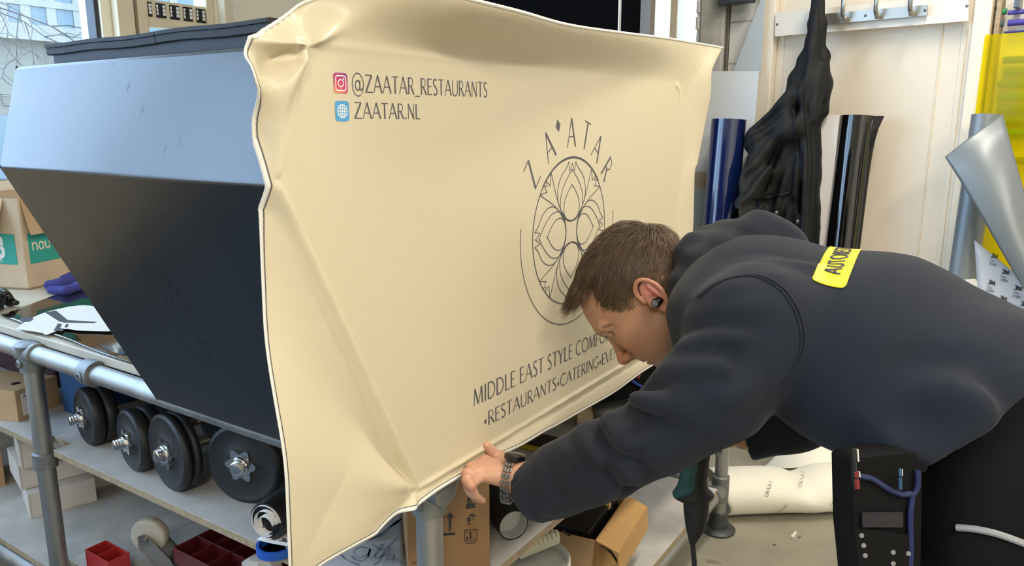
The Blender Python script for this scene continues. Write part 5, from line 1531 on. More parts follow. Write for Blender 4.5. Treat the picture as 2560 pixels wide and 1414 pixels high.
# ---- trousers, boots
ft = Field((.30, .55, .05), (1.12, 1.62, 1.32), .0085)
ft.u(ft.tubeE(C1 + (D1 - C1) * .55 - DOR * .01, HIPC + spine * .05, (.160, .112), (.165, .125), LAT))
for h, k, a in ((hipL, kneeL, ankL), (hipR, kneeR, ankR)):
    ft.u(ft.cone(h + (HIPC - h) * .25, h, .12, .115), .05); ft.u(ft.cone(h, k, .108, .078), .04); ft.u(ft.cone(k, a + np.array([0, 0, .0]), .076, .062), .03)
X, Y, Z = ft.P[..., 0], ft.P[..., 1], ft.P[..., 2]
ft.d = (ft.d + .004 * np.sin(34 * Z + 14 * X + 4 * np.sin(9 * Y))).astype(np.float32)
tv, tf = ft.mesh(); tv = smooth_mesh(tv, tf, 3, .5)
trous = mesh_obj('trousers', tv, tf, m_trous, man)
m_boot = mat('black boot', '#141416', .5)
for a in (ankL, ankR):
    fz = Field(a + [-.25, -.09, -.10], a + [.09, .09, .08], .006)
    fz.u(fz.cone(a + [0, 0, .04], a + [0, 0, -.04], .058, .052), .02); fz.u(fz.cone(a + [-.02, 0, -.045], a + [-.17, 0, -.052], .045, .036), .03)
    q = fz.P[..., 2] - .002; fz.sub(q, .004)
    v_, f2 = fz.mesh(); mesh_obj('boot', smooth_mesh(v_, f2, 2), f2, m_boot, man)
ttree = bvh(tv, tf)
P = []
for px, py in bez([(2392, 1318), (2440, 1322), (2500, 1336), (2570, 1362), (2640, 1395)], 40):
    h = ttree.ray_cast(Vector(EYEP), Vector(unit(ray(px, py))))
    if h[0] is not None: P.append(np.array(h[0]) - unit(ray(px, py)) * .002)
if len(P) > 3:
    b = MB(); b.tube(P, .0042, 8); b.build('reflective_piping', mat('grey reflective piping', '#8f8f8e', .4), trous, smooth=True)

# ---- earbud and watch worn by him
b = MB(); ec = np.array([-.003, .083, -.002])
b.ico(Hd(*ec), .0088, 20, 14, scale=(1, 1, 1)); b.ico(Hd(*(ec + [-.006, .001, -.001])), .0075, 18, 12)
b.lathe(Hd(*(ec + [.001, .0070, .001])), EL, [(0, .0062), (.0016, .0056), (.002, 0)], 20, 1)
b.build('earbud', [mat('black earbud', '#0c0d0f', .25), mat('grey earbud cap', '#6c7074', .3, metal=.5)], man, smooth=True)
m_steel = mat('dark steel links', '#77797a', .3, metal=.9); 
wc = at(1274, 1200, 1.300); wax = unit(at(1420, 1222, 1.27) - wr); wy = orth(img(.12, 1), wax); wz = np.cross(wax, wy)
b = MB(); NL = 22
for k in range(NL):
    a = 2 * math.pi * k / NL; rr = (.0385, .0315)
    c = wc + wy * rr[0] * math.cos(a) + wz * rr[1] * math.sin(a); t = unit(-wy * rr[0] * math.sin(a) + wz * rr[1] * math.cos(a)); n_ = np.cross(t, wax)
    for s_ in (-1, 0, 1): b.box(c + wax * s_ * .0052 + t * (.0022 if s_ == 0 else 0), wax * .0022, t * .0038, n_ * .0017)
band = b.build('watch_band', m_steel, man, bevel=.0008)
a = math.radians(205); c = wc - wy * .0395 + wax * .004 + wz * .004; n_ = unit(c - wc - wax * .004)
b = MB(); b.lathe(c - n_ * .004, n_, [(0, .017), (.002, .019), (.009, .019), (.011, .0165), (.011, 0)], 28)
b.build('watch_case', mat('black watch case', '#111215', .2), band, smooth=True)
b = MB(); rc = at(1788, 1092, 1.502); rax = unit(RP - RWr); ry = orth(CU, rax); rz = np.cross(rax, ry)
for k in range(18):
    a = 2 * math.pi * k / 18; c = rc + ry * .033 * math.cos(a) + rz * .030 * math.sin(a); t = unit(-ry * math.sin(a) + rz * math.cos(a))
    b.box(c, rax * .006, t * .0045, np.cross(t, rax) * .002)
b.build('bracelet', m_steel, man, bevel=.001)
# ---------------------------------------------------------------- under the sheet and on the right
# carton with handling symbols on the middle shelf behind the near leg
pr = onz(1225, 1417, ZM + .0); pl_ = onz(1020, 1440, ZM); ex = unit((pr - pl_) * [1, 1, 0]); ey = np.array([-ex[1], ex[0], 0]); wx = np.linalg.norm((pr - pl_)[:2])
hz = .255
t = thing('symbol_carton', 'brown carton with black handling symbols behind the near bench leg', 'carton', (pl_ + ex * wx / 2 + ey * .08) * [1, 1, 0] + ZUP * ZM)
b = MB(); b.box((pl_ + ex * wx / 2 + ey * .085) * [1, 1, 0] + ZUP * (ZM + hz / 2), ex * wx / 2, ey * .085, ZUP * hz / 2); b.build('carton_body', mat('brown carton', '#96734e', .85, noise=.1, nscale=10), t, bevel=.002)
b = MB(); nrm = -ey; f0 = pl_ + nrm * .0012
def fpt(px, py): return onplane(px, py, f0, nrm)
def fpoly(pts): b.prism([fpt(x, y) for x, y in pts], ey * .0004)
def fline(pts, w): 
    P = np.array([fpt(x, y) for x, y in pts]); e2 = np.stack([(P - f0) @ ex, P[:, 2]], 1)
    stroke(b, e2, w, lambda Q: f0 * [1, 1, 0] + np.outer(Q[:, 0], ex) + np.outer(Q[:, 1], ZUP))
lettering(b, '6', fpt(1168, 1258), ex, ZUP, .0142, .1, 1.35)
fpoly([(1165, 1261), (1188, 1257), (1188, 1262), (1165, 1266)]); fpoly([(1165, 1266.5), (1188, 1262.5), (1188, 1267), (1165, 1271)][::1]) if False else fpoly([(1165, 1268), (1188, 1264), (1188, 1268), (1165, 1272)])
for x in (1102.5, 1125): fpoly([(x - 2.5, 1327), (x + 2.5, 1327), (x + 2.5, 1294), (x + 9, 1293), (x, 1281), (x - 9, 1294), (x - 2.5, 1294)])
fpoly([(1090, 1334), (1138, 1331), (1138, 1336), (1090, 1340)])
fpoly([(1175, 1290)] + [(1181 + 8 * math.cos(a), 1291.5 - 7 * math.sin(a)) for a in np.linspace(math.pi, 0, 10)] + [(1181, 1289)])
fline([(1181, 1290), (1181, 1300), (1177, 1300)], .0008); fline([(1172, 1296), (1172, 1310)], .0016); fline([(1167, 1311), (1177, 1310)], .001)
fpoly([(1168, 1294), (1176, 1293), (1175, 1302), (1172, 1304), (1169, 1302)])
fline([(1162, 1325), (1192, 1322), (1192, 1349), (1162, 1352), (1162, 1325), (1192, 1322)], .0012); fline([(1176.5, 1327), (1176.5, 1347)], .0030); fline([(1164, 1328), (1172, 1335)], .001); fline([(1181, 1341), (1190, 1347)], .001)
fpoly([(1184, 1326), (1188, 1326), (1188, 1328), (1184, 1328)]); fpoly([(1166, 1342), (1170, 1342), (1170, 1348), (1166, 1348)]); fline([(1164, 1355.5), (1191, 1353.5)], .0007); fline([(1163, 1358.5), (1191, 1356.5)], .0007)
lettering(b, 'QUA', fpt(1031, 1409), ex, ZUP, .0048, .1, 1.3)
b.build('handling_symbols', m_prnt, t, solid=.0003)
# printed paper lying on the shelf corner
pp = thing('script_print', 'white printed sheet with grey script lettering lying under the beige sheet', 'printed sheet', onz(900, 1400, ZM))
A, B_, C_, D_ = onz(800, 1520, ZM), onz(1010, 1480, ZM), onz(1006, 1275, ZM), onz(690, 1330, ZM)
b = MB(); G = np.array([[((1 - s_) * ((1 - q) * A + q * B_) + s_ * ((1 - q) * D_ + q * C_)) * [1, 1, 0] + ZUP * (ZM + .003 + .012 * s_ * (1 - math.cos(q * 5)) * .5) for q in np.linspace(0, 1, 24)] for s_ in np.linspace(0, 1, 24)])
b.grid(G); b.build('print_sheet', mat('white print film', '#c9ccd2', .35), pp, smooth='all', solid=.0006)
b = MB(); sc = lambda x, y: onz(x, y, ZM + .016)
def curve(pts, w=.003):
    P = np.array([sc(x, y) for x, y in bez(pts, 40)]); d = np.gradient(P[:, :2], axis=0); d /= np.linalg.norm(d, axis=1, keepdims=True); n_ = np.c_[-d[:, 1], d[:, 0], np.zeros(len(d))]
    ww = w * (1 + .5 * np.sin(np.linspace(0, 9, len(P))))[:, None] / 2; b.grid(np.stack([P + n_ * ww, P - n_ * ww], 1))
for c in ([(925, 1372), (905, 1366), (885, 1378), (895, 1392), (918, 1386), (926, 1370)], [(926, 1372), (918, 1392), (905, 1400), (890, 1398), (878, 1388)], [(926, 1372), (922, 1390), (932, 1392), (945, 1380)],
          [(945, 1380), (958, 1362), (950, 1362), (938, 1388), (946, 1394), (958, 1386)], [(958, 1386), (975, 1368), (966, 1366), (950, 1400), (934, 1412)], [(952, 1390), (966, 1384)], [(985, 1388), (972, 1386), (968, 1396), (980, 1396), (987, 1386), (984, 1398), (996, 1396)],
          [(850, 1384), (870, 1400), (900, 1412)], [(1000, 1408), (1012, 1400), (1020, 1412)]): curve(c)
for k in range(4): curve([(918 + 10 * k, 1352 - 3 * k), (955 + 8 * k, 1330 - 4 * k), (995 + 4 * k, 1300 - 2 * k)], .0035)
curve([(930, 1360), (960, 1372), (1002, 1335)], .003)
b.build('script_lettering', mat('grey script print', '#7d828c', .5), pp, solid=.0003)
# black film roll lying on the middle shelf end
e0 = onz(1285, 1345, ZM) ; rd = unit((onz(1195, 1262, ZM) - onz(1266, 1352, ZM)) * [1, 1, 0]); RR = .034
e0 = onplane(1284, 1312, onz(1266, 1352, ZM), rd); e0 = np.array([e0[0], e0[1], ZM + RR])
t = thing('black_film_roll', 'black film roll with white inside lying beside the symbol carton', 'film roll', e0 * [1, 1, 0] + ZUP * ZM)
b = MB(); b.lathe(e0, rd, [(.0, RR - .0022), (0, RR), (.34, RR), (.34, RR - .0022)], 48, caps=False); b.build('roll', mat('black leather film', '#1c1d1f', .45), t, smooth=True)
b = MB(); b.lathe(e0 + rd * .0005, rd, [(.34, RR - .0026), (0, RR - .0026), (0, RR - .0036), (.34, RR - .0036)], 48, caps=False); b.lathe(e0 + rd * .03, rd, [(0, RR - .004), (.002, RR - .004)], 40); b.build('white_liner', mat('white tube inside', '#bdbcb8', .6), t, smooth=True)
# yellow and dark strips further in on the shelf
def strip(name, label, cat, p0, p1, w, h, material, z=ZM):
    a, c = onz(*p0, z), onz(*p1, z); d = unit((c - a) * [1, 1, 0]); n_ = np.array([-d[1], d[0], 0]); L = np.linalg.norm((c - a)[:2])
    b = MB(); b.box((a + c) / 2 * [1, 1, 0] + ZUP * (z + h / 2), d * L / 2, n_ * w / 2, ZUP * h / 2); return tag(b.build(name, material, bevel=.002), label, cat)
strip('yellow_ruler', 'yellow strip lying on the shelf beside the dark bar', 'strip', (1262, 1106), (1400, 1140), .022, .008, mat('yellow plastic', '#c9a81e', .45))
strip('dark_bar', 'dark brown bar lying on the shelf between two yellow strips', 'bar', (1278, 1092), (1410, 1124), .05, .022, mat('dark brown bar', '#3a3028', .6))
strip('yellow_ruler', 'short yellow strip on the shelf below the hand', 'strip', (1225, 1125), (1330, 1250), .016, .008, mat('yellow tape', '#c7a51e', .45))
# roll with a cardboard core
ca_, cb_ = onz(1437, 1064, ZM), onz(1640, 1048, ZM); d = unit((cb_ - ca_) * [1, 1, 0]); rr_ = .034
t = thing('core_roll', 'dark roll with protruding cardboard core lying deep on the middle shelf', 'film roll', ca_)
b = MB(); b.lathe(np.array([ca_[0], ca_[1], ZM + .034 + .0]), d, [(0, .020), (0, .028), (.06, .028)], 36); b.build('core', mat('layered cardboard core', '#c3a883', .8, noise=.45, nscale=45, stretch=(.2, .2, 2)), t, smooth=True)
b = MB(); b.lathe(np.array([ca_[0], ca_[1], ZM + .034]) + d * .05, d, [(0, .028), (0, rr_), (.5, rr_), (.5, 0)], 36); b.build('roll', mat('dark green black film', '#24261f', .5), t, smooth=True)
# black tool bag further in on the shelf
ba, bb = onz(1462, 1030, ZM), onz(1668, 985, ZM); bd = unit((bb - ba) * [1, 1, 0]); bn = np.array([-bd[1], bd[0], 0]); Lb = np.linalg.norm((bb - ba)[:2])
if bn[1] < 0: bn = -bn
t = thing('tool_bag', 'black tool bag with blue cord lying deep on the middle shelf', 'bag', (ba + bb) / 2 + bn * .12)
b = MB(); b.box((ba + bb) / 2 * [1, 1, 0] + bn * .13 + ZUP * (ZM + .125), bd * Lb / 2, bn * .125, ZUP * .1245); b.build('bag_body', mat('black nylon bag', '#08090b', .8, spec=.2, bump=.3, bscale=30), t, bevel=.03, bseg=3)
def bf(px, py, l=.006): return onplane(px, py, ba - bn * l, bn)
b = MB(); b.tube(bez([bf(1572, 925), bf(1580, 950), bf(1604, 966), bf(1640, 988)], 24), .005, 8); b.build('cord', mat('blue cord', '#24489a', .5), t, smooth=True)
b = MB(); b.tube([bf(1599, 934), bf(1594, 945)], .005, 8); b.build('zip_pull', mat('red zip pull', '#b04840', .5), t, smooth=True)

# bucket with a ridged foam block, on the bottom shelf
bc = onz(1316, 1394, .415); bc = np.array([bc[0], bc[1], ZB]); br_ = .108; H_ = .2
m_bkt = mat('white bucket plastic', '#d6d3c8', .4, noise=.12, nscale=25)
t = thing('bucket', 'white plastic bucket with smeared sides under the shelf edge', 'bucket', bc)
b = MB(); b.lathe(bc, ZUP, [(0, br_ * .88), (H_ - .03, br_ * .98), (H_ - .03, br_ * 1.05), (H_ - .022, br_ * 1.06), (H_, br_ * 1.05), (H_ + .002, br_ * 1.02), (H_, br_ * .99), (H_ - .012, br_ * .97)], 56); b.build('bucket_body', m_bkt, t, smooth=True)
b = MB(); b.lathe(bc, ZUP, [(H_ - .013, br_ * .975), (H_ - .012, 0)], 48); b.build('bucket_lid', mat('grey lid', '#b9b6a8', .55, noise=.12, nscale=15), t, smooth=True)
b = MB(); rr = random.Random(8)
vdir = unit((EYEP - bc) * [1, 1, 0]); sdir = np.array([-vdir[1], vdir[0], 0])
for k in range(26):
    a = rr.uniform(-.75, .75); z = H_ - .045 - rr.uniform(0, .05); p = bc + (vdir * math.cos(a) + sdir * math.sin(a)) * (br_ * .975) + ZUP * z; tt_ = -vdir * math.sin(a) + sdir * math.cos(a)
    b.box(p, tt_ * rr.uniform(.002, .007), (vdir * math.cos(a) + sdir * math.sin(a)) * .0012, ZUP * rr.uniform(.0006, .0016))
b.build('smear', mat('dark smear', '#6d6a63', .8), t)
m_foam = mat('cream foam', '#d8d4bc', .7)
f0_ = onz(1290, 1392, ZB + H_); f1_ = onz(1388, 1352, ZB + H_); d = unit((f1_ - f0_) * [1, 1, 0]); n_ = np.array([-d[1], d[0], 0]); Lf = np.linalg.norm((f1_ - f0_)[:2])
t = thing('foam_block', 'cream block of ridged foam lying on the bucket lid', 'foam block', (f0_ + f1_) / 2)
b = MB(); b.box((f0_ + f1_) / 2 * [1, 1, 0] + ZUP * (ZB + H_ + .015), d * Lf / 2, n_ * .022, ZUP * .012)
b.build('foam_core', m_foam, t, bevel=.004)
for k in range(9):
    for s_ in (-1, 1):
        b = MB(); p = f0_ * [1, 1, 0] + d * (Lf * (k + .5) / 9) + n_ * s_ * .012 + ZUP * (ZB + H_ + .026); b.ico(p, 1, 14, 8, scale=(.0082, .0105, .016), R=np.stack([d, n_, ZUP], 1)); b.build('rib', m_foam, t, smooth=True)

# open cardboard box with black parts
ZT = .40
A, B_ = onz(1490, 1352, ZT), onz(1568, 1240, ZT); e1 = unit((B_ - A) * [1, 1, 0]); L1_ = np.linalg.norm((B_ - A)[:2]); e2 = np.array([-e1[1], e1[0], 0])
if e2[0] > 0: e2 = -e2
m_kraft2 = mat('warm cardboard', '#c39a62', .85, noise=.06, nscale=9)
t = thing('open_box', 'open cardboard box with flap folded out, standing on the bottom shelf', 'carton', A * [1, 1, 0] + e1 * L1_ / 2 + e2 * .13 + ZUP * ZB)
WB = .27; A0 = A * [1, 1, 0] + ZUP * ZB; hb_ = ZT - ZB
b = MB(); tk = .004
b.box(A0 + e1 * L1_ / 2 + ZUP * hb_ / 2 + e2 * tk / 2, e1 * L1_ / 2, e2 * tk / 2, ZUP * hb_ / 2); b.box(A0 + e1 * L1_ / 2 + ZUP * hb_ / 2 + e2 * (WB - tk / 2), e1 * L1_ / 2, e2 * tk / 2, ZUP * hb_ / 2)
b.box(A0 + e1 * tk / 2 + e2 * WB / 2 + ZUP * hb_ / 2, e1 * tk / 2, e2 * WB / 2, ZUP * hb_ / 2); b.box(A0 + e1 * (L1_ - tk / 2) + e2 * WB / 2 + ZUP * hb_ / 2, e1 * tk / 2, e2 * WB / 2, ZUP * hb_ / 2)
b.box(A0 + e1 * L1_ / 2 + e2 * WB / 2 + ZUP * .002, e1 * L1_ / 2, e2 * WB / 2, ZUP * .002)
b.build('carton_body', m_kraft2, t)
b = MB(); out = -e2 * .062 - ZUP * .02; b.box(A * 1.0 + e1 * L1_ / 2 + out / 2, e1 * L1_ / 2, out / 2, unit(np.cross(e1, out)) * .002); b.build('flap', m_kraft2, t)
b = MB(); o2 = -e2 * .004 - ZUP * .07; p = A + out; b.box(p + e1 * L1_ / 2 + o2 / 2, e1 * L1_ / 2, o2 / 2, unit(np.cross(e1, o2)) * .002); b.build('flap', m_kraft2, t)
b = MB(); o3 = -e1 * .03 - ZUP * .12; b.box(A + e2 * WB * .5 + o3 / 2, e2 * WB * .48, o3 / 2, unit(np.cross(e2, o3)) * .002); b.build('flap', m_kraft, t)
b = MB(); b.box(A0 + e1 * L1_ * .36 + e2 * WB * .52 + ZUP * (hb_ / 2 + .012), e1 * L1_ * .29, e2 * WB * .42, ZUP * (hb_ / 2 - .0)); tag(b.build('black_box', mat('black box', '#16171a', .5), bevel=.002), 'flat black box standing in the open cardboard box', 'box')
b = MB(); b.box(A0 + e1 * L1_ * .80 + e2 * WB * .5 + ZUP * (hb_ / 2 + .012), e1 * L1_ * .12, e2 * WB * .42, ZUP * (hb_ / 2 - .0)); tag(b.build('black_box', mat('black box far', '#1b1c1f', .5), bevel=.002), 'second black box in the cardboard box, behind the wooden slat', 'box')
b = MB(); b.box(A0 + e1 * L1_ * .66 + e2 * WB * .5 + ZUP * (hb_ + .012), e1 * .008, e2 * WB * .42, ZUP * .012); tag(b.build('wooden_slat', mat('pale wood', '#c7a06a', .7, noise=.2, nscale=30), bevel=.001), 'thin wooden slat between the black boxes in the cardboard box', 'slat')
m_cable = mat('black cable', '#121315', .45)
def cable(pts, r, label, name='cable'):
    b = MB(); b.tube(bez(pts, 60), r, 8); return tag(b.build(name, m_cable, smooth=True), label, 'cable')
cable([onz(1405, 1325, ZT + .03), at(1450, 1352, 2.12), at(1490, 1358, 2.10), at(1520, 1372, 2.09), at(1548, 1412, 2.08), at(1560, 1450, 2.10), at(1590, 1480, 2.2)], .0035, 'black cable arching over the edge of the open cardboard box')
cable([at(1445, 1352, 2.13), at(1425, 1366, 2.13), at(1420, 1400, 2.16), at(1420, 1450, 2.22), at(1440, 1490, 2.3)], .003, 'black cable hanging in front of the cardboard box beside the bucket')
cable([at(1473, 1350, 2.12), at(1474, 1384, 2.12), at(1460, 1400, 2.14), at(1458, 1450, 2.2), at(1480, 1490, 2.3)], .003, 'black forked cable hanging at the corner of the cardboard box')

# ---- heat gun in his right hand
m_tl = mat('teal plastic', '#1d5258', .5); m_bk = mat('black rubber grip', '#0f1012', .6)
D = 1.505
t = thing('heat_gun', 'teal and black heat gun held in the right hand, cord hanging down', 'heat gun', at(1735, 1240, D))
fgn = Field(at(1700, 1170, D) - .2, at(1700, 1170, D) + .2, .004)
fgn.u(fgn.cone(at(1752, 1085, D), at(1738, 1170, D), .026, .024)); fgn.u(fgn.cone(at(1738, 1170, D), at(1735, 1225, D), .024, .026), .01)
fgn.u(fgn.ell(at(1733, 1236, D), (.042, .03, .014)), .012); fgn.u(fgn.cone(at(1765, 1060, D), at(1712, 1040, D - .0), .038, .034), .02)
v_, f2 = fgn.mesh(); mesh_obj('grip', smooth_mesh(v_, f2, 2), f2, m_bk, t)
fgt = Field(at(1700, 1170, D) - .2, at(1700, 1170, D) + .2, .004)
fgt.u(fgt.cone(at(1728, 1120, D - .014), at(1722, 1165, D - .014), .0165, .0165)); fgt.u(fgt.cone(at(1722, 1165, D - .014), at(1716, 1215, D - .014), .016, .016), .008); fgt.u(fgt.cone(at(1716, 1218, D - .016), at(1692, 1233, D - .016), .014, .010), .01)
fgt.sub(fgt.cone(at(1708, 1140, D - .04), at(1702, 1200, D - .04), .016, .018), .004)
v_, f2 = fgt.mesh(); mesh_obj('teal_shell', smooth_mesh(v_, f2, 2), f2, m_tl, t)
b = MB(); b.lathe(at(1700, 1036, D), unit(at(1560, 980, D) - at(1640, 1010, D)), [(0, .034), (.015, .03), (.02, .02), (.055, .018), (.055, .015)], 28); b.build('nozzle', m_steel, t, smooth=True)
b = MB(); b.tube([at(1741, 1244, D), at(1740, 1280, D), at(1738, 1320, D), at(1731, 1358, D)], [.026, .024, .019, .006], 20); b.build('strain_relief', m_bk, t, smooth=True)
b = MB(); b.tube(bez([at(1731, 1352, D), at(1736, 1410, D), at(1741, 1480, D), onz(1760, 1640, .05), onz(1850, 1700, .012), onz(1990, 1740, .008)], 50), .0052, 10); b.build('cord', m_cable, t, smooth=True)

# ---- pouch at his belt with pens
PD = .90
def pat(px, py, d=PD): return at(px, py, d)
t = thing('tool_pouch', 'black tool pouch with blue piping and rivets hanging at his hip', 'tool pouch', pat(2220, 1414))
m_pch = mat('black pouch nylon', '#060607', .8, spec=.2, bump=.1, bscale=300); m_bpp = mat('blue piping', '#0d1a48', .6)
b = MB(); P = [pat(x, y) for x, y in ((2132, 1158), (2150, 1144), (2290, 1130), (2305, 1180), (2300, 1470), (2150, 1470), (2136, 1330))]
b.prism(P, CF * .06); b.build('pouch_body', m_pch, t, bevel=.008, bseg=3)
b = MB(); P = [pat(x, y, PD - .006) for x, y in ((2135, 1320), (2200, 1326), (2282, 1338), (2284, 1480), (2160, 1480), (2146, 1398))]; b.prism(P, CF * .005); b.build('lower_pocket', m_pch, t, bevel=.002)
for pts in ([(2142, 1188), (2180, 1196), (2222, 1222), (2258, 1236), (2280, 1236), (2276, 1290), (2277, 1380), (2272, 1460)], [(2294, 1175), (2294, 1215), (2284, 1236)]):
    b = MB(); b.tube([p for p in bez([pat(x, y, PD - .004) for x, y in pts], 40)], .0034, 8); b.build('piping', m_bpp, t, smooth=True)
for x, y in ((2154, 1338), (2159, 1363), (2163, 1388), (2233, 1380), (2271, 1383), (2233, 1408)):
    b = MB(); b.lathe(pat(x, y, PD - .006), -CF, [(0, .0030), (.0008, .0026), (.0011, 0)], 16); b.build('rivet', mat('grey rivet', '#7a7a78', .5), t, smooth=True)
b = MB(); b.box(pat(2206, 1298, PD - .004), CR * .024, CU * .009, CF * .001); b.build('worn_patch', mat('worn brown patch', '#231815', .7, noise=.6, nscale=60, color2='#0c0b1c'), t)
def pen(label, p0, p1, r, mats, cap=True):
    o = thing('marker_pen', label, 'pen', at(*p1)); a, c = at(*p0), at(*p1); d = c - a; L = np.linalg.norm(d)
    b = MB(); b.lathe(a, d, [(0, r * .5), (.001, r * .8), (L * .42, r * .86), (L * .42, r), (L, r)], 20); b.build('barrel', mats[0], o, smooth=True)
    b = MB(); b.lathe(a + d * .36, d, [(0, r * 1.08), (L * .08, r * 1.08)], 20); b.build('band', mats[1], o, smooth=True)
    b = MB(); b.box(a + d * .2 + CR * r * 1.2, CR * r * .2, unit(d) * L * .16, CF * r * .3); b.build('clip', mats[2], o)
m_pblk = mat('black pen plastic', '#111214', .25); m_pred = mat('red pen plastic', '#6d1a16', .4); m_pw = mat('white pen clip', '#d8d8d2', .3)
pen('black marker pen with white clip standing at the front of the pouch', (2133, 1118, .888), (2139, 1215, .888), .0040, (m_pblk, m_pblk, m_pw))
pen('red marker pen beside the black marker in the pouch', (2139, 1176, .886), (2143, 1220, .886), .0034, (m_pred, m_pblk, m_pw))
pen('blue pen standing in the middle of the pouch', (2250, 1170, .888), (2251, 1222, .888), .0022, (mat('light blue pen', '#1d4a63', .4), m_pblk, m_pw))

# ---- floor: white paper roll, foot scraps
m_paper = mat('white release paper', '#eeeadb', .55, noise=.03, nscale=10)
pA, pB = onz(1812, 1314, 0), onz(2330, 1290, 0); d = unit(pB - pA); n_ = np.array([-d[1], d[0], 0])
if n_[1] < 0: n_ = -n_
L = np.linalg.norm(pB - pA)
t = thing('paper_roll', 'loosely rolled white release paper lying on the floor behind the pouch', 'paper roll', (pA + pB) / 2)
sec = []
for a in np.linspace(-.5 * math.pi, 1.35 * math.pi, 44):
    r1, r2 = .115, .085; sec.append((math.cos(a) * r1 * -1 + .11, math.sin(a) * r2 + .087))
sec = [(-.0 + .30, .004), (.2, .003)] + sec[0:0] + [(x, z) for x, z in sec]
P = []
for i, x in enumerate(np.linspace(0, L, 60)):
    k = 1 - .16 * math.exp(-((x - L * .42) / .05) ** 2); P.append([pA + d * (x + .02 * math.sin(z * 30)) + n_ * (y + .004 * math.sin(9 * x + 20 * z)) + ZUP * max(.003, z * k * (1 + .02 * math.sin(13 * x))) for y, z in sec])
b = MB(); b.grid(np.array(P)); b.build('roll_sheet', m_paper, t, smooth='all', solid=.0008)
# the sheet's loose end rising behind
P = []
for s_ in np.linspace(0, 1, 40):
    x = .16 + s_ * (L - .16); hgt = .005 + .46 * np.clip((s_ - .10) / .6, 0, 1) ** 1.5
    P.append([pA + d * (x) + n_ * (.20 + .16 * q + .1 * q * s_) + ZUP * (.13 * (1 - q) + hgt * q) for q in np.linspace(0, 1, 16)])
b = MB(); b.grid(np.array(P)); b.build('loose_end', m_paper, t, smooth='all', solid=.0008)
b = MB(); m_fpr = mat('grey paper print', '#8f8d86', .6)
def rollpt(x, k):  # point on the visible front of the roll
    y, z = sec[k]; return pA + d * x + n_ * (y - .004) + ZUP * (z * 1.0 + .002)
for x, z in ((.22, .035), (.42, .065), (.68, .085), (.16, .115), (.3, .14), (.55, .13), (.78, .05)):
    y = .11 - .115 * math.sqrt(max(0, 1 - ((z - .087) / .085) ** 2)) - .006
    o = pA + d * x + n_ * y + ZUP * z; up = unit(ZUP * 1 + n_ * ((z - .087) / .085) * .9)
    lettering(b, 'ORAJET', o, unit(d * .35 + up * .9), unit(-d * .9 + up * .35), .014, .1, 1.3)
b.build('paper_print', m_fpr, t)
def scrap(label, poly, material, z=.001, cat='scrap', name='paper_scrap', h=.0012):
    b = MB(); b.prism([onz(x, y, z) for x, y in poly], ZUP * h); return tag(b.build(name, material), label, cat)
scrap('small white paper scrap on the floor in front of the paper roll', [(1976, 1343), (1988, 1330), (1992, 1333), (1984, 1346)], m_label, h=.006)
scrap('tiny dark strip beside the white scrap on the floor', [(1995, 1343), (2003, 1338), (2002, 1340), (1996, 1345)], m_prnt)
scrap('curled white trimming on the floor behind the right leg', [(1834, 1183), (1858, 1186), (1866, 1182), (1874, 1171), (1871, 1170), (1862, 1180), (1836, 1180)], m_label)
scrap('white trimming on the floor left of the right leg', [(1752, 1200), (1775, 1207), (1775, 1217), (1753, 1212)], m_label)
scrap('long dark scuff on the floor at the bottom edge', [(1764, 1397), (1790, 1400), (1806, 1408), (1770, 1406)], mat('scuff', '#807b6c', .6), h=.0004, cat='scuff mark', name='scuff_mark')
scrap('dark leaf scrap on the floor in front of the paper roll', [(1932, 1360), (1941, 1360), (1938, 1363), (1932, 1362)], mat('brown scrap', '#5d564b', .8))
for (x, y), lb in zip(((1771, 1331), (1791, 1337), (1800, 1331), (1786, 1341)), ('round white bead beside the foot of the right leg', 'white crumb in front of the right leg foot', 'white crumb right of the right leg foot', 'dark crumb in front of the right leg foot')):
    b = MB(); p = onz(x, y, .004); b.ico(p, .0042 if x == 1771 else .0026, 10, 6); tag(b.build('crumb', m_label if 'dark' not in lb else m_prnt, smooth=True), lb, 'crumb')
# ---------------------------------------------------------------- against the right wall
def rquad(px, off): return [onR(x, y, off) for x, y in px]
# black panel and silver rod behind the beige sheet
BP = uvz(at(1610, 60, 3.0))[0]
def onRp(px, py, s_off): return onR(px, py, s_off)
t = thing('display_board', 'tall matt black board with grey edge standing behind the beige sheet', 'board', onR(1420, 300, .75) * [1, 1, 0])
p0, p1 = onR(1150, 60, .78), onR(1600, 60, .70); d = unit((p1 - p0) * [1, 1, 0]); L = np.linalg.norm((p1 - p0)[:2]); n_ = np.array([-d[1], d[0], 0])
if n_[1] < 0: n_ = -n_
b = MB(); b.box(p0 * [1, 1, 0] + d * L / 2 + n_ * .02 + ZUP * 1.4, d * L / 2, n_ * .02, ZUP * 1.4); b.build('board', mat('matt black board', '#030304', .95, spec=.1), t)
p2 = onplane(1626, 60, p1, n_); w2 = np.linalg.norm((p2 - p1)[:2])
b = MB(); b.box(p1 * [1, 1, 0] + d * w2 / 2 + n_ * .02 + ZUP * 1.4, d * w2 / 2, n_ * .022, ZUP * 1.4); b.build('edge_frame', mat('grey panel edge', '#6f6a63', .5), t, bevel=.003)
rp = onplane(1549, 60, p1 - n_ * .06, n_)
b = MB(); b.tube([rp * [1, 1, 0], rp * [1, 1, 0] + ZUP * 2.7], .0085, 14); b.lathe(rp * [1, 1, 0], ZUP, [(0, .09), (.012, .09), (.014, .012)], 24)
tag(b.build('metal_rod', m_chrome, smooth=True), 'thin bright metal rod standing in front of the tall black board', 'rod')
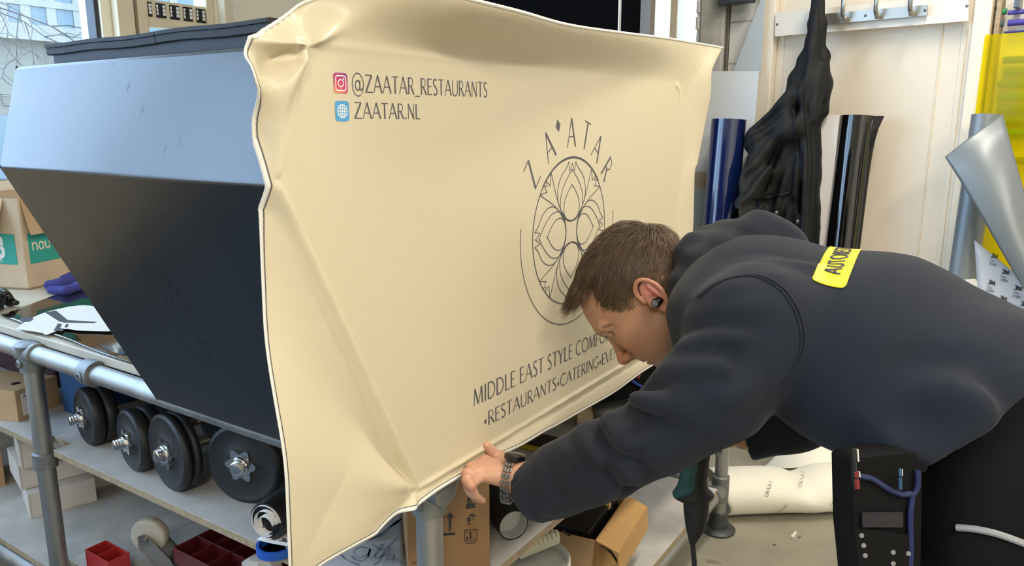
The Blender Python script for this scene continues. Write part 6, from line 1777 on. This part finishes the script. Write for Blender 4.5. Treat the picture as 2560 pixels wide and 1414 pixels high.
# dark device on the wall above the pillar
b = MB(); c = onR(1842, 2, .12); b.box(c + ZUP * .055, RD * .085, RN * .03, ZUP * .07); tag(b.build('wall_device', mat('dark grey plastic', '#3f464b', .5), bevel=.006), 'dark grey box high on the wall beside the concrete pillar', 'box')
# frosted boards leaning
m_frost = mat('frosted board', '#dde2e6', .35, noise=.03, nscale=4); m_frost2 = film_mat('milky acrylic', '#cdd6da', .8, .3)
def board(name, label, px, off, material, zbot=0.0, th=.006, lean=.0, cat='board'):
    """upright board on the floor: px = top edge left/right pixels"""
    a, c = onR(*px[0], off), onR(*px[1], off); b = MB()
    A, B_ = a * [1, 1, 0], c * [1, 1, 0]; P = [A + RN * lean + ZUP * zbot, B_ + RN * lean + ZUP * zbot, c, a]
    b.prism(P, RN * th); return tag(b.build(name, material), label, cat)
board('white_board', 'large white board leaning behind the navy roll', [(1700, 178), (1898, 178)], .16, m_frost, lean=.06)
b = MB(); P = [onR(1838, 176, .12), onR(1905, 176, .12), onR(1912, -60, .12), onR(1904, 0, .12)]; P = [onR(1832, 185, .12), onR(1902, 185, .12), onR(1916, -40, .12), onR(1908, -15, .12)]
b.prism(P + [], RN * .005); tag(b.build('acrylic_offcut', m_frost2), 'triangular milky acrylic offcut standing behind the white board', 'acrylic sheet')
board('grey_board', 'low grey board leaning beside the navy roll', [(1690, 472), (1790, 472)], .24, mat('grey acrylic board', '#b3bbbd', .4), lean=.04)
board('brown_carton_edge', 'brown board showing between the white and grey boards', [(1690, 428), (1830, 430)], .20, mat('brown board', '#b08652', .6, noise=.4, nscale=5, color2='#c9c4b4'), lean=.04)
# rolls of film leaning on the wall
def standroll(name, label, px0, px1, ytop, off, color, lean=.1, core=True, zb=0.0):
    a, c = onR(px0, ytop, off), onR(px1, ytop, off); r = np.linalg.norm(c - a) / 2 * .98; top = (a + c) / 2
    bot = top * [1, 1, 0] + RN * lean
    t = thing(name, label, 'film roll', bot)
    ax = top - bot; L = np.linalg.norm(ax)
    b = MB(); b.lathe(bot, ax, [(0, r), (L, r), (L, r * .95), (L - .28, r * .95)], 56, caps=False); b.build('roll', color, t, smooth=True)
    b = MB(); b.lathe(bot, ax, [(L - .3, r * .9), (L - .004, r * .9), (L - .004, r * .84), (L - .3, r * .84)], 40, caps=False); b.build('core', mat('white core', '#d9d7d2', .7), t, smooth=True)
    return t, top, bot, r
standroll('navy_film_roll', 'glossy navy film roll standing on end beside the hanging jacket', 1783, 1863, 299, .36, mat('glossy navy film', '#0e1c4a', .12, spec=.8, coat=.3))
t, top, bot, r = standroll('black_gloss_roll', 'glossy black film roll standing right of the hanging jacket', 2102, 2188, 290, .16, mat('glossy black film', '#08080a', .1, spec=.8, coat=.3), lean=.12)
e = MB(); ax = unit(top - bot); L = np.linalg.norm(top - bot); P = []
for s_ in np.linspace(0, 1, 30):
    fl = .034 * math.exp(-((1 - s_) / .05)) ; P.append([bot + ax * L * s_ + RD * (r * .9 + q * (fl + .012)) + RN * (r * .35 * (1 - q)) for q in np.linspace(0, 1, 6)])
e.grid(np.array(P)); e.build('loose_edge', mat('black film edge', '#141416', .25), t, smooth='all', solid=.0012)
board('narrow_board', 'narrow white board standing between the jacket and the black roll', [(2056, 287), (2100, 287)], .20, mat('satin white panel', '#e6e3e4', .4), lean=.05)

# coat rack: plank, steel rail, hooks
t = thing('coat_rack', 'white plank with brushed steel hook rail screwed to the door panel', 'coat rack', onR(2180, 60, .09))
b = MB(); P = [onR(1937, 91, .10), onR(2421, 52, .10), onR(2421, -14, .10), onR(1939, 31, .10)]; b.prism(P, -RN * .018); b.build('plank', mat('white plank', '#e9e4da', .5), t, bevel=.0015)
m_brsh = mat('brushed steel', '#b5b1a7', .35, metal=.85)
b = MB(); P = [onR(2020, 65, .125), onR(2318, 38, .125), onR(2318, 12, .125), onR(2020, 38, .125)]; b.prism(P, -RN * .012); b.build('rail', m_brsh, t, bevel=.001)
for x, y in ((1943, 61), (2417, 15), (2163, 39), (2312, 26)):
    b = MB(); b.lathe(onR(x, y, .101 if x in (1943, 2417) else .126), RN, [(0, .006), (.002, .005), (.003, .002)], 12); b.build('screw', m_steel, t, smooth=True)
for x, y in ((2045, 54), (2116, 47), (2198, 40), (2283, 33)):
    c = onR(x, y, .127); w = RD * .0075
    b = MB(); path = [c - RN * .0 + ZUP * -.002, c + RN * .03 + ZUP * -.004, c + RN * .05 + ZUP * .012, c + RN * .056 + ZUP * .14]
    path2 = [c + ZUP * .0, c + RN * .018 - ZUP * .012, c + RN * .026 - ZUP * .005, c + RN * .026 + ZUP * .012]
    for pa, ww in ((path, .009), (path2, .010)):
        pa = np.array(pa); b.grid(np.stack([pa - RD * ww, pa + RD * ww], 1))
    b.build('hook', m_brsh, t, smooth=40, solid=.003)

# black jacket hanging from a hook
JO = .26
def J(px, py, o=JO): return onR(px, py, o)
jl = J(1830, 700); jh = J(2090, -60)
lo = np.minimum(J(1800, 760, .05), J(2120, -80, .5)) - .12; hi = np.maximum(J(1800, 760, .05), J(2120, -80, .5)) + .12
fj = Field(lo, hi, .0095)
secs = [(2044, -20, .20, .026), (2043, 60, .21, .040), (2036, 140, .23, .062), (2026, 200, .235, .085), (2000, 280, .24, .115), (1974, 350, .25, .150), (1962, 430, .25, .158), (1955, 520, .25, .165), (1948, 610, .25, .175), (1945, 680, .25, .175)]
for a, c in zip(secs[:-1], secs[1:]):
    fj.u(fj.tubeE(J(a[0], a[1], a[2]), J(c[0], c[1], c[2]), (a[3], a[3] * .62), (c[3], c[3] * .55), RD), .02)
fj.u(fj.cone(J(2000, 225, .32), J(1888, 350, .34), .045, .042), .03); fj.u(fj.cone(J(1990, 320, .34), J(1888, 352, .34), .06, .045), .03); fj.u(fj.cone(J(1912, 360, .36), J(1880, 480, .46), .055, .055), .03); fj.u(fj.cone(J(1880, 480, .46), J(1862, 560, .54), .055, .055), .02); fj.u(fj.cone(J(1862, 560, .54), J(1850, 630, .54), .055, .05), .02)
fj.u(fj.cone(J(2052, 170, .27), J(2050, 230, .27), .035, .03), .02); fj.u(fj.cone(J(2020, 170, .30), J(2004, 172, .31), .02, .016), .012)
fj.u(fj.cone(J(2024, 200, .31), J(2005, 640, .36), .03, .04), .025); fj.u(fj.cone(J(2042, 30, .27), J(2030, 300, .33), .018, .03), .02)
js = np.tensordot(fj.P - R0.astype(np.float32), RD.astype(np.float32), 1); jz = fj.P[..., 2]
fj.d = (fj.d + .007 * np.sin(40 * js + 6 * jz + 2 * np.sin(3 * jz)) * np.clip((2.0 - jz) / .4, .15, 1) + .0035 * np.sin(17 * js - 21 * jz + 1.0) * np.clip((1.9 - jz) / .3, 0, 1) + .0015 * np.sin(60 * jz + 45 * js)).astype(np.float32)
def jfold(p0, p1, A, sg=.016):
    a, c = J(*p0), J(*p1); a2 = np.array([(a - R0) @ RD, a[2]]); c2 = np.array([(c - R0) @ RD, c[2]]); ab = c2 - a2
    t = ((js - a2[0]) * ab[0] + (jz - a2[1]) * ab[1]) / (ab @ ab); tc = np.clip(t, 0, 1)
    dist = np.hypot(js - a2[0] - tc * ab[0], jz - a2[1] - tc * ab[1]); w = np.abs(np.sin(np.pi * np.clip(t * .86 + .07, 0, 1))) * ((t > -.2) & (t < 1.2))
    fj.d = (fj.d - A * w * (np.exp(-(dist / sg) ** 2) - .6 * np.exp(-((dist - 1.9 * sg) / (.9 * sg)) ** 2))).astype(np.float32)
for f in (((1995, 235), (1895, 335), .016), ((1990, 290), (1890, 370), .012), ((1975, 330), (1888, 470), .014), ((1985, 370), (1895, 560), .016), ((1992, 420), (1935, 600), .014), ((2000, 450), (1975, 640), .012),
          ((2040, 60), (2030, 260), .014), ((2022, 200), (2026, 420), .018), ((2040, 260), (2034, 600), .016), ((2012, 330), (2006, 610), .016), ((1900, 380), (1925, 520), .010), ((1860, 480), (1850, 600), .012), ((1950, 400), (1900, 430), .008), ((1960, 470), (1890, 500), .008),
          ((1935, 350), (1905, 430), .010), ((1970, 520), (1900, 530), .007)): jfold(*f)
jv, jf = fj.mesh()
jacket = thing('jacket', 'black jacket hanging by its collar from the hook rail', 'jacket', J(1980, 500) * [1, 1, 0] + ZUP * 1.0)
m_jack = mat('black nylon jacket', '#131416', .68, spec=.35, noise=.2, nscale=9, bump=.35, bscale=13)
jv2 = smooth_mesh(jv, jf, 1); mesh_obj('jacket_shell', jv2, jf, m_jack, jacket)
jt = BVHTree.FromPolygons([tuple(p) for p in jv2], [tuple(int(i) for i in q) for q in jf])
def onj(px, py, lift=.002):
    h = jt.ray_cast(Vector(EYEP), Vector(unit(ray(px, py))))
    return None if h[0] is None else np.array(h[0]) - unit(ray(px, py)) * lift
for x, y in ((1941, 531), (1994, 553), (1985, 569)):
    p = onj(x, y)
    if p is not None:
        b = MB(); b.lathe(p, -unit(ray(x, y)), [(0, .008), (.003, .0075), (.0035, .004), (.002, .0035)], 18); b.build('snap_button', m_steel, jacket, smooth=True)
for pts, nm in (([(2012, 205), (2016, 300), (2024, 400), (2018, 500), (2012, 585)], 'front_placket'), ([(1982, 270), (1990, 330), (1994, 420), (1978, 500)], 'front_placket'), ([(1885, 495), (1930, 492), (1976, 480)], 'hem_band')):
    P = [onj(x, y, .004) for x, y in bez(pts, 30)]; P = np.array([p for p in P if p is not None])
    if len(P) > 4:
        for _ in range(3): P[1:-1] = (P[:-2] + 2 * P[1:-1] + P[2:]) / 4
        b = MB(); b.tube(P, .006, 8); b.build(nm, m_jack, jacket, smooth=True)

# rack of coloured film with yellow sheet
m_yfilm = film_mat('yellow film', '#f2e20e', .3, .3)
t = thing('yellow_film', 'translucent yellow film hanging in front of the coloured strips', 'film', onR(2520, 300, .06) * [1, 1, 0])
a0, a1 = sR(2480, 86), sR(2760, 86); zt = zR(2520, 84, .08)
b = MB(); G = np.array([[RW(s_, .098 + .006 * math.sin(30 * s_) + .003 * math.sin(9 * z), z) for s_ in np.linspace(a0 - .005, a1, 24)] for z in np.linspace(.3, zt, 30)]); b.grid(G); b.build('film_sheet', m_yfilm, t, smooth='all')
t.location = (*RW(a0, .08, .3),)
for c in t.children: c.data.transform(Matrix.Translation(Vector(onR(2520, 300, .06) * [1, 1, 0]) - Vector(RW(a0, .08, .3))))
GRPS = 'coloured film strips behind the yellow film'
strips = [(2478, 2500, 24, 40, '#2e8f5e', 'green'), (2476, 2496, 54, 70, '#2c6478', 'teal'), (2520, 2640, 26, 38, '#50489a', 'violet'), (2520, 2640, 50, 66, '#4a3f9e', 'purple'), (2510, 2640, 78, 84, '#3f3a86', 'indigo')]
ys = [(142, 160), (170, 190), (202, 220), (234, 252), (262, 284), (292, 312), (322, 342), (392, 410)]
cols = ['#3a7a48', '#3c7c4e', '#2f7a46', '#36804a', '#3a7040', '#4b7a3c', '#1f9a50', '#6a7a30']
for k, ((y0, y1), c) in enumerate(zip(ys, cols)): strips.append((2508 if k not in (2, 3, 4) else 2494, 2650, y0, y1, c, ('first', 'second', 'third', 'fourth', 'fifth', 'sixth', 'seventh', 'lowest')[k]))
for k, (x0, x1, y0, y1, c, nm) in enumerate(strips):
    b = MB(); P = onR(x0, (y0 + y1) / 2, .035); Q = RW(sR(x1, 200), .035, P[2]); r = abs(zR(x0, y0, .035) - zR(x0, y1, .035)) / 2
    b.lathe(P, RD, [(0, r * .6), (0, r), (np.linalg.norm(Q - P), r)], 20)
    lb = ('short %s film roll above the yellow film' % nm) if k < 2 else ('long %s film roll above the yellow film' % nm) if k < 5 else ('%s dark green film roll seen through the yellow film' % nm)
    tag(b.build('film_strip', mat('film ' + nm, c, .4), smooth=True), lb, 'film roll', GRPS)
for x in (2492, 2546):
    b = MB(); p = onR(x, 8, .03); b.box(p, RD * .01, RN * .03, ZUP * .02); tag(b.build('shelf_peg', m_steel, bevel=.002), 'grey peg on the wall above the %s roll' % ('short green' if x == 2492 else 'long violet'), 'peg')
# grey film roll with its liner, leaning at the door edge
m_gfilm = mat('satin grey film', '#7f8689', .38, metal=.25)
t, top, bot, r = standroll('grey_film_roll', 'satin grey film roll with unrolled corner leaning at the door frame', 2428, 2506, 287, .22, m_gfilm, lean=.16)
GO = .30
b = MB(); c = [onR(2362, 392, .42), onR(2402, 455, .44), onR(2470, 570, .46), onR(2540, 690, .47), onR(2640, 850, .48)]
right = [onR(2508, 285, GO), onR(2522, 340, .36), onR(2550, 440, .40), onR(2600, 600, .42), onR(2700, 800, .44)]
Lc, Rc = bez(c, 48), bez(right, 48); P = []
for i in range(len(Lc)): P.append([(1 - q) * Lc[i] + q * Rc[i] + RN * .03 * math.sin(q * math.pi) for q in np.linspace(0, 1, 16)])
b.grid(np.array(P)); b.build('loose_corner', m_gfilm, t, smooth='all', solid=.0015)
ln = MB(); P = []
A, B_, C_, D_ = onR(2436, 600, .36), onR(2560, 700, .40), onR(2640, 990, .42), onR(2455, 900, .36)
ln.grid(np.array([[(1 - s_) * ((1 - q) * A + q * B_) + s_ * ((1 - q) * D_ + q * C_) for q in np.linspace(0, 1, 10)] for s_ in np.linspace(0, 1, 10)])); lo_ = ln.build('liner', mat('white printed liner', '#d6d7db', .4), t, smooth='all', solid=.0008)
b = MB(); nn = unit(np.cross(B_ - A, D_ - A)); nn = nn if nn @ (EYEP - A) > 0 else -nn
def lp(px, py): return onplane(px, py, A, nn) + nn * .004
exl = unit(lp(2500, 620) - lp(2484, 650)); exl = unit(lp(2494, 645) - lp(2478, 641) ); eyl = unit(np.cross(nn, exl))
if eyl[2] < 0: eyl = -eyl
for x, y in ((2478, 642), (2505, 682), (2471, 708), (2536, 722), (2500, 748), (2526, 785), (2552, 762)):
    o = lp(x, y); lettering(b, '3M', o, exl, eyl, .016, .06, 1.8); lettering(b, 'Wrap Film', o - eyl * .017 + exl * .0, exl, eyl, .008, .1) if False else None
    lettering(b, 'Film', o - eyl * .016, exl, eyl, .009, .1); lettering(b, '2080', o - eyl * .030, exl, eyl, .011, .1)
b.build('liner_print', m_prnt, lo_, solid=.0003)
b = MB(); P = [onR(2384, 700, .34), onR(2440, 696, .34), onR(2456, 716, .34), onR(2456, 800, .34), onR(2384, 800, .34)]; b.prism([np.array(p) for p in P] , RN * .02)
tag(b.build('paper_bundle', m_paper, bevel=.004), 'white folded paper stuck between the door frame and the grey roll', 'paper')
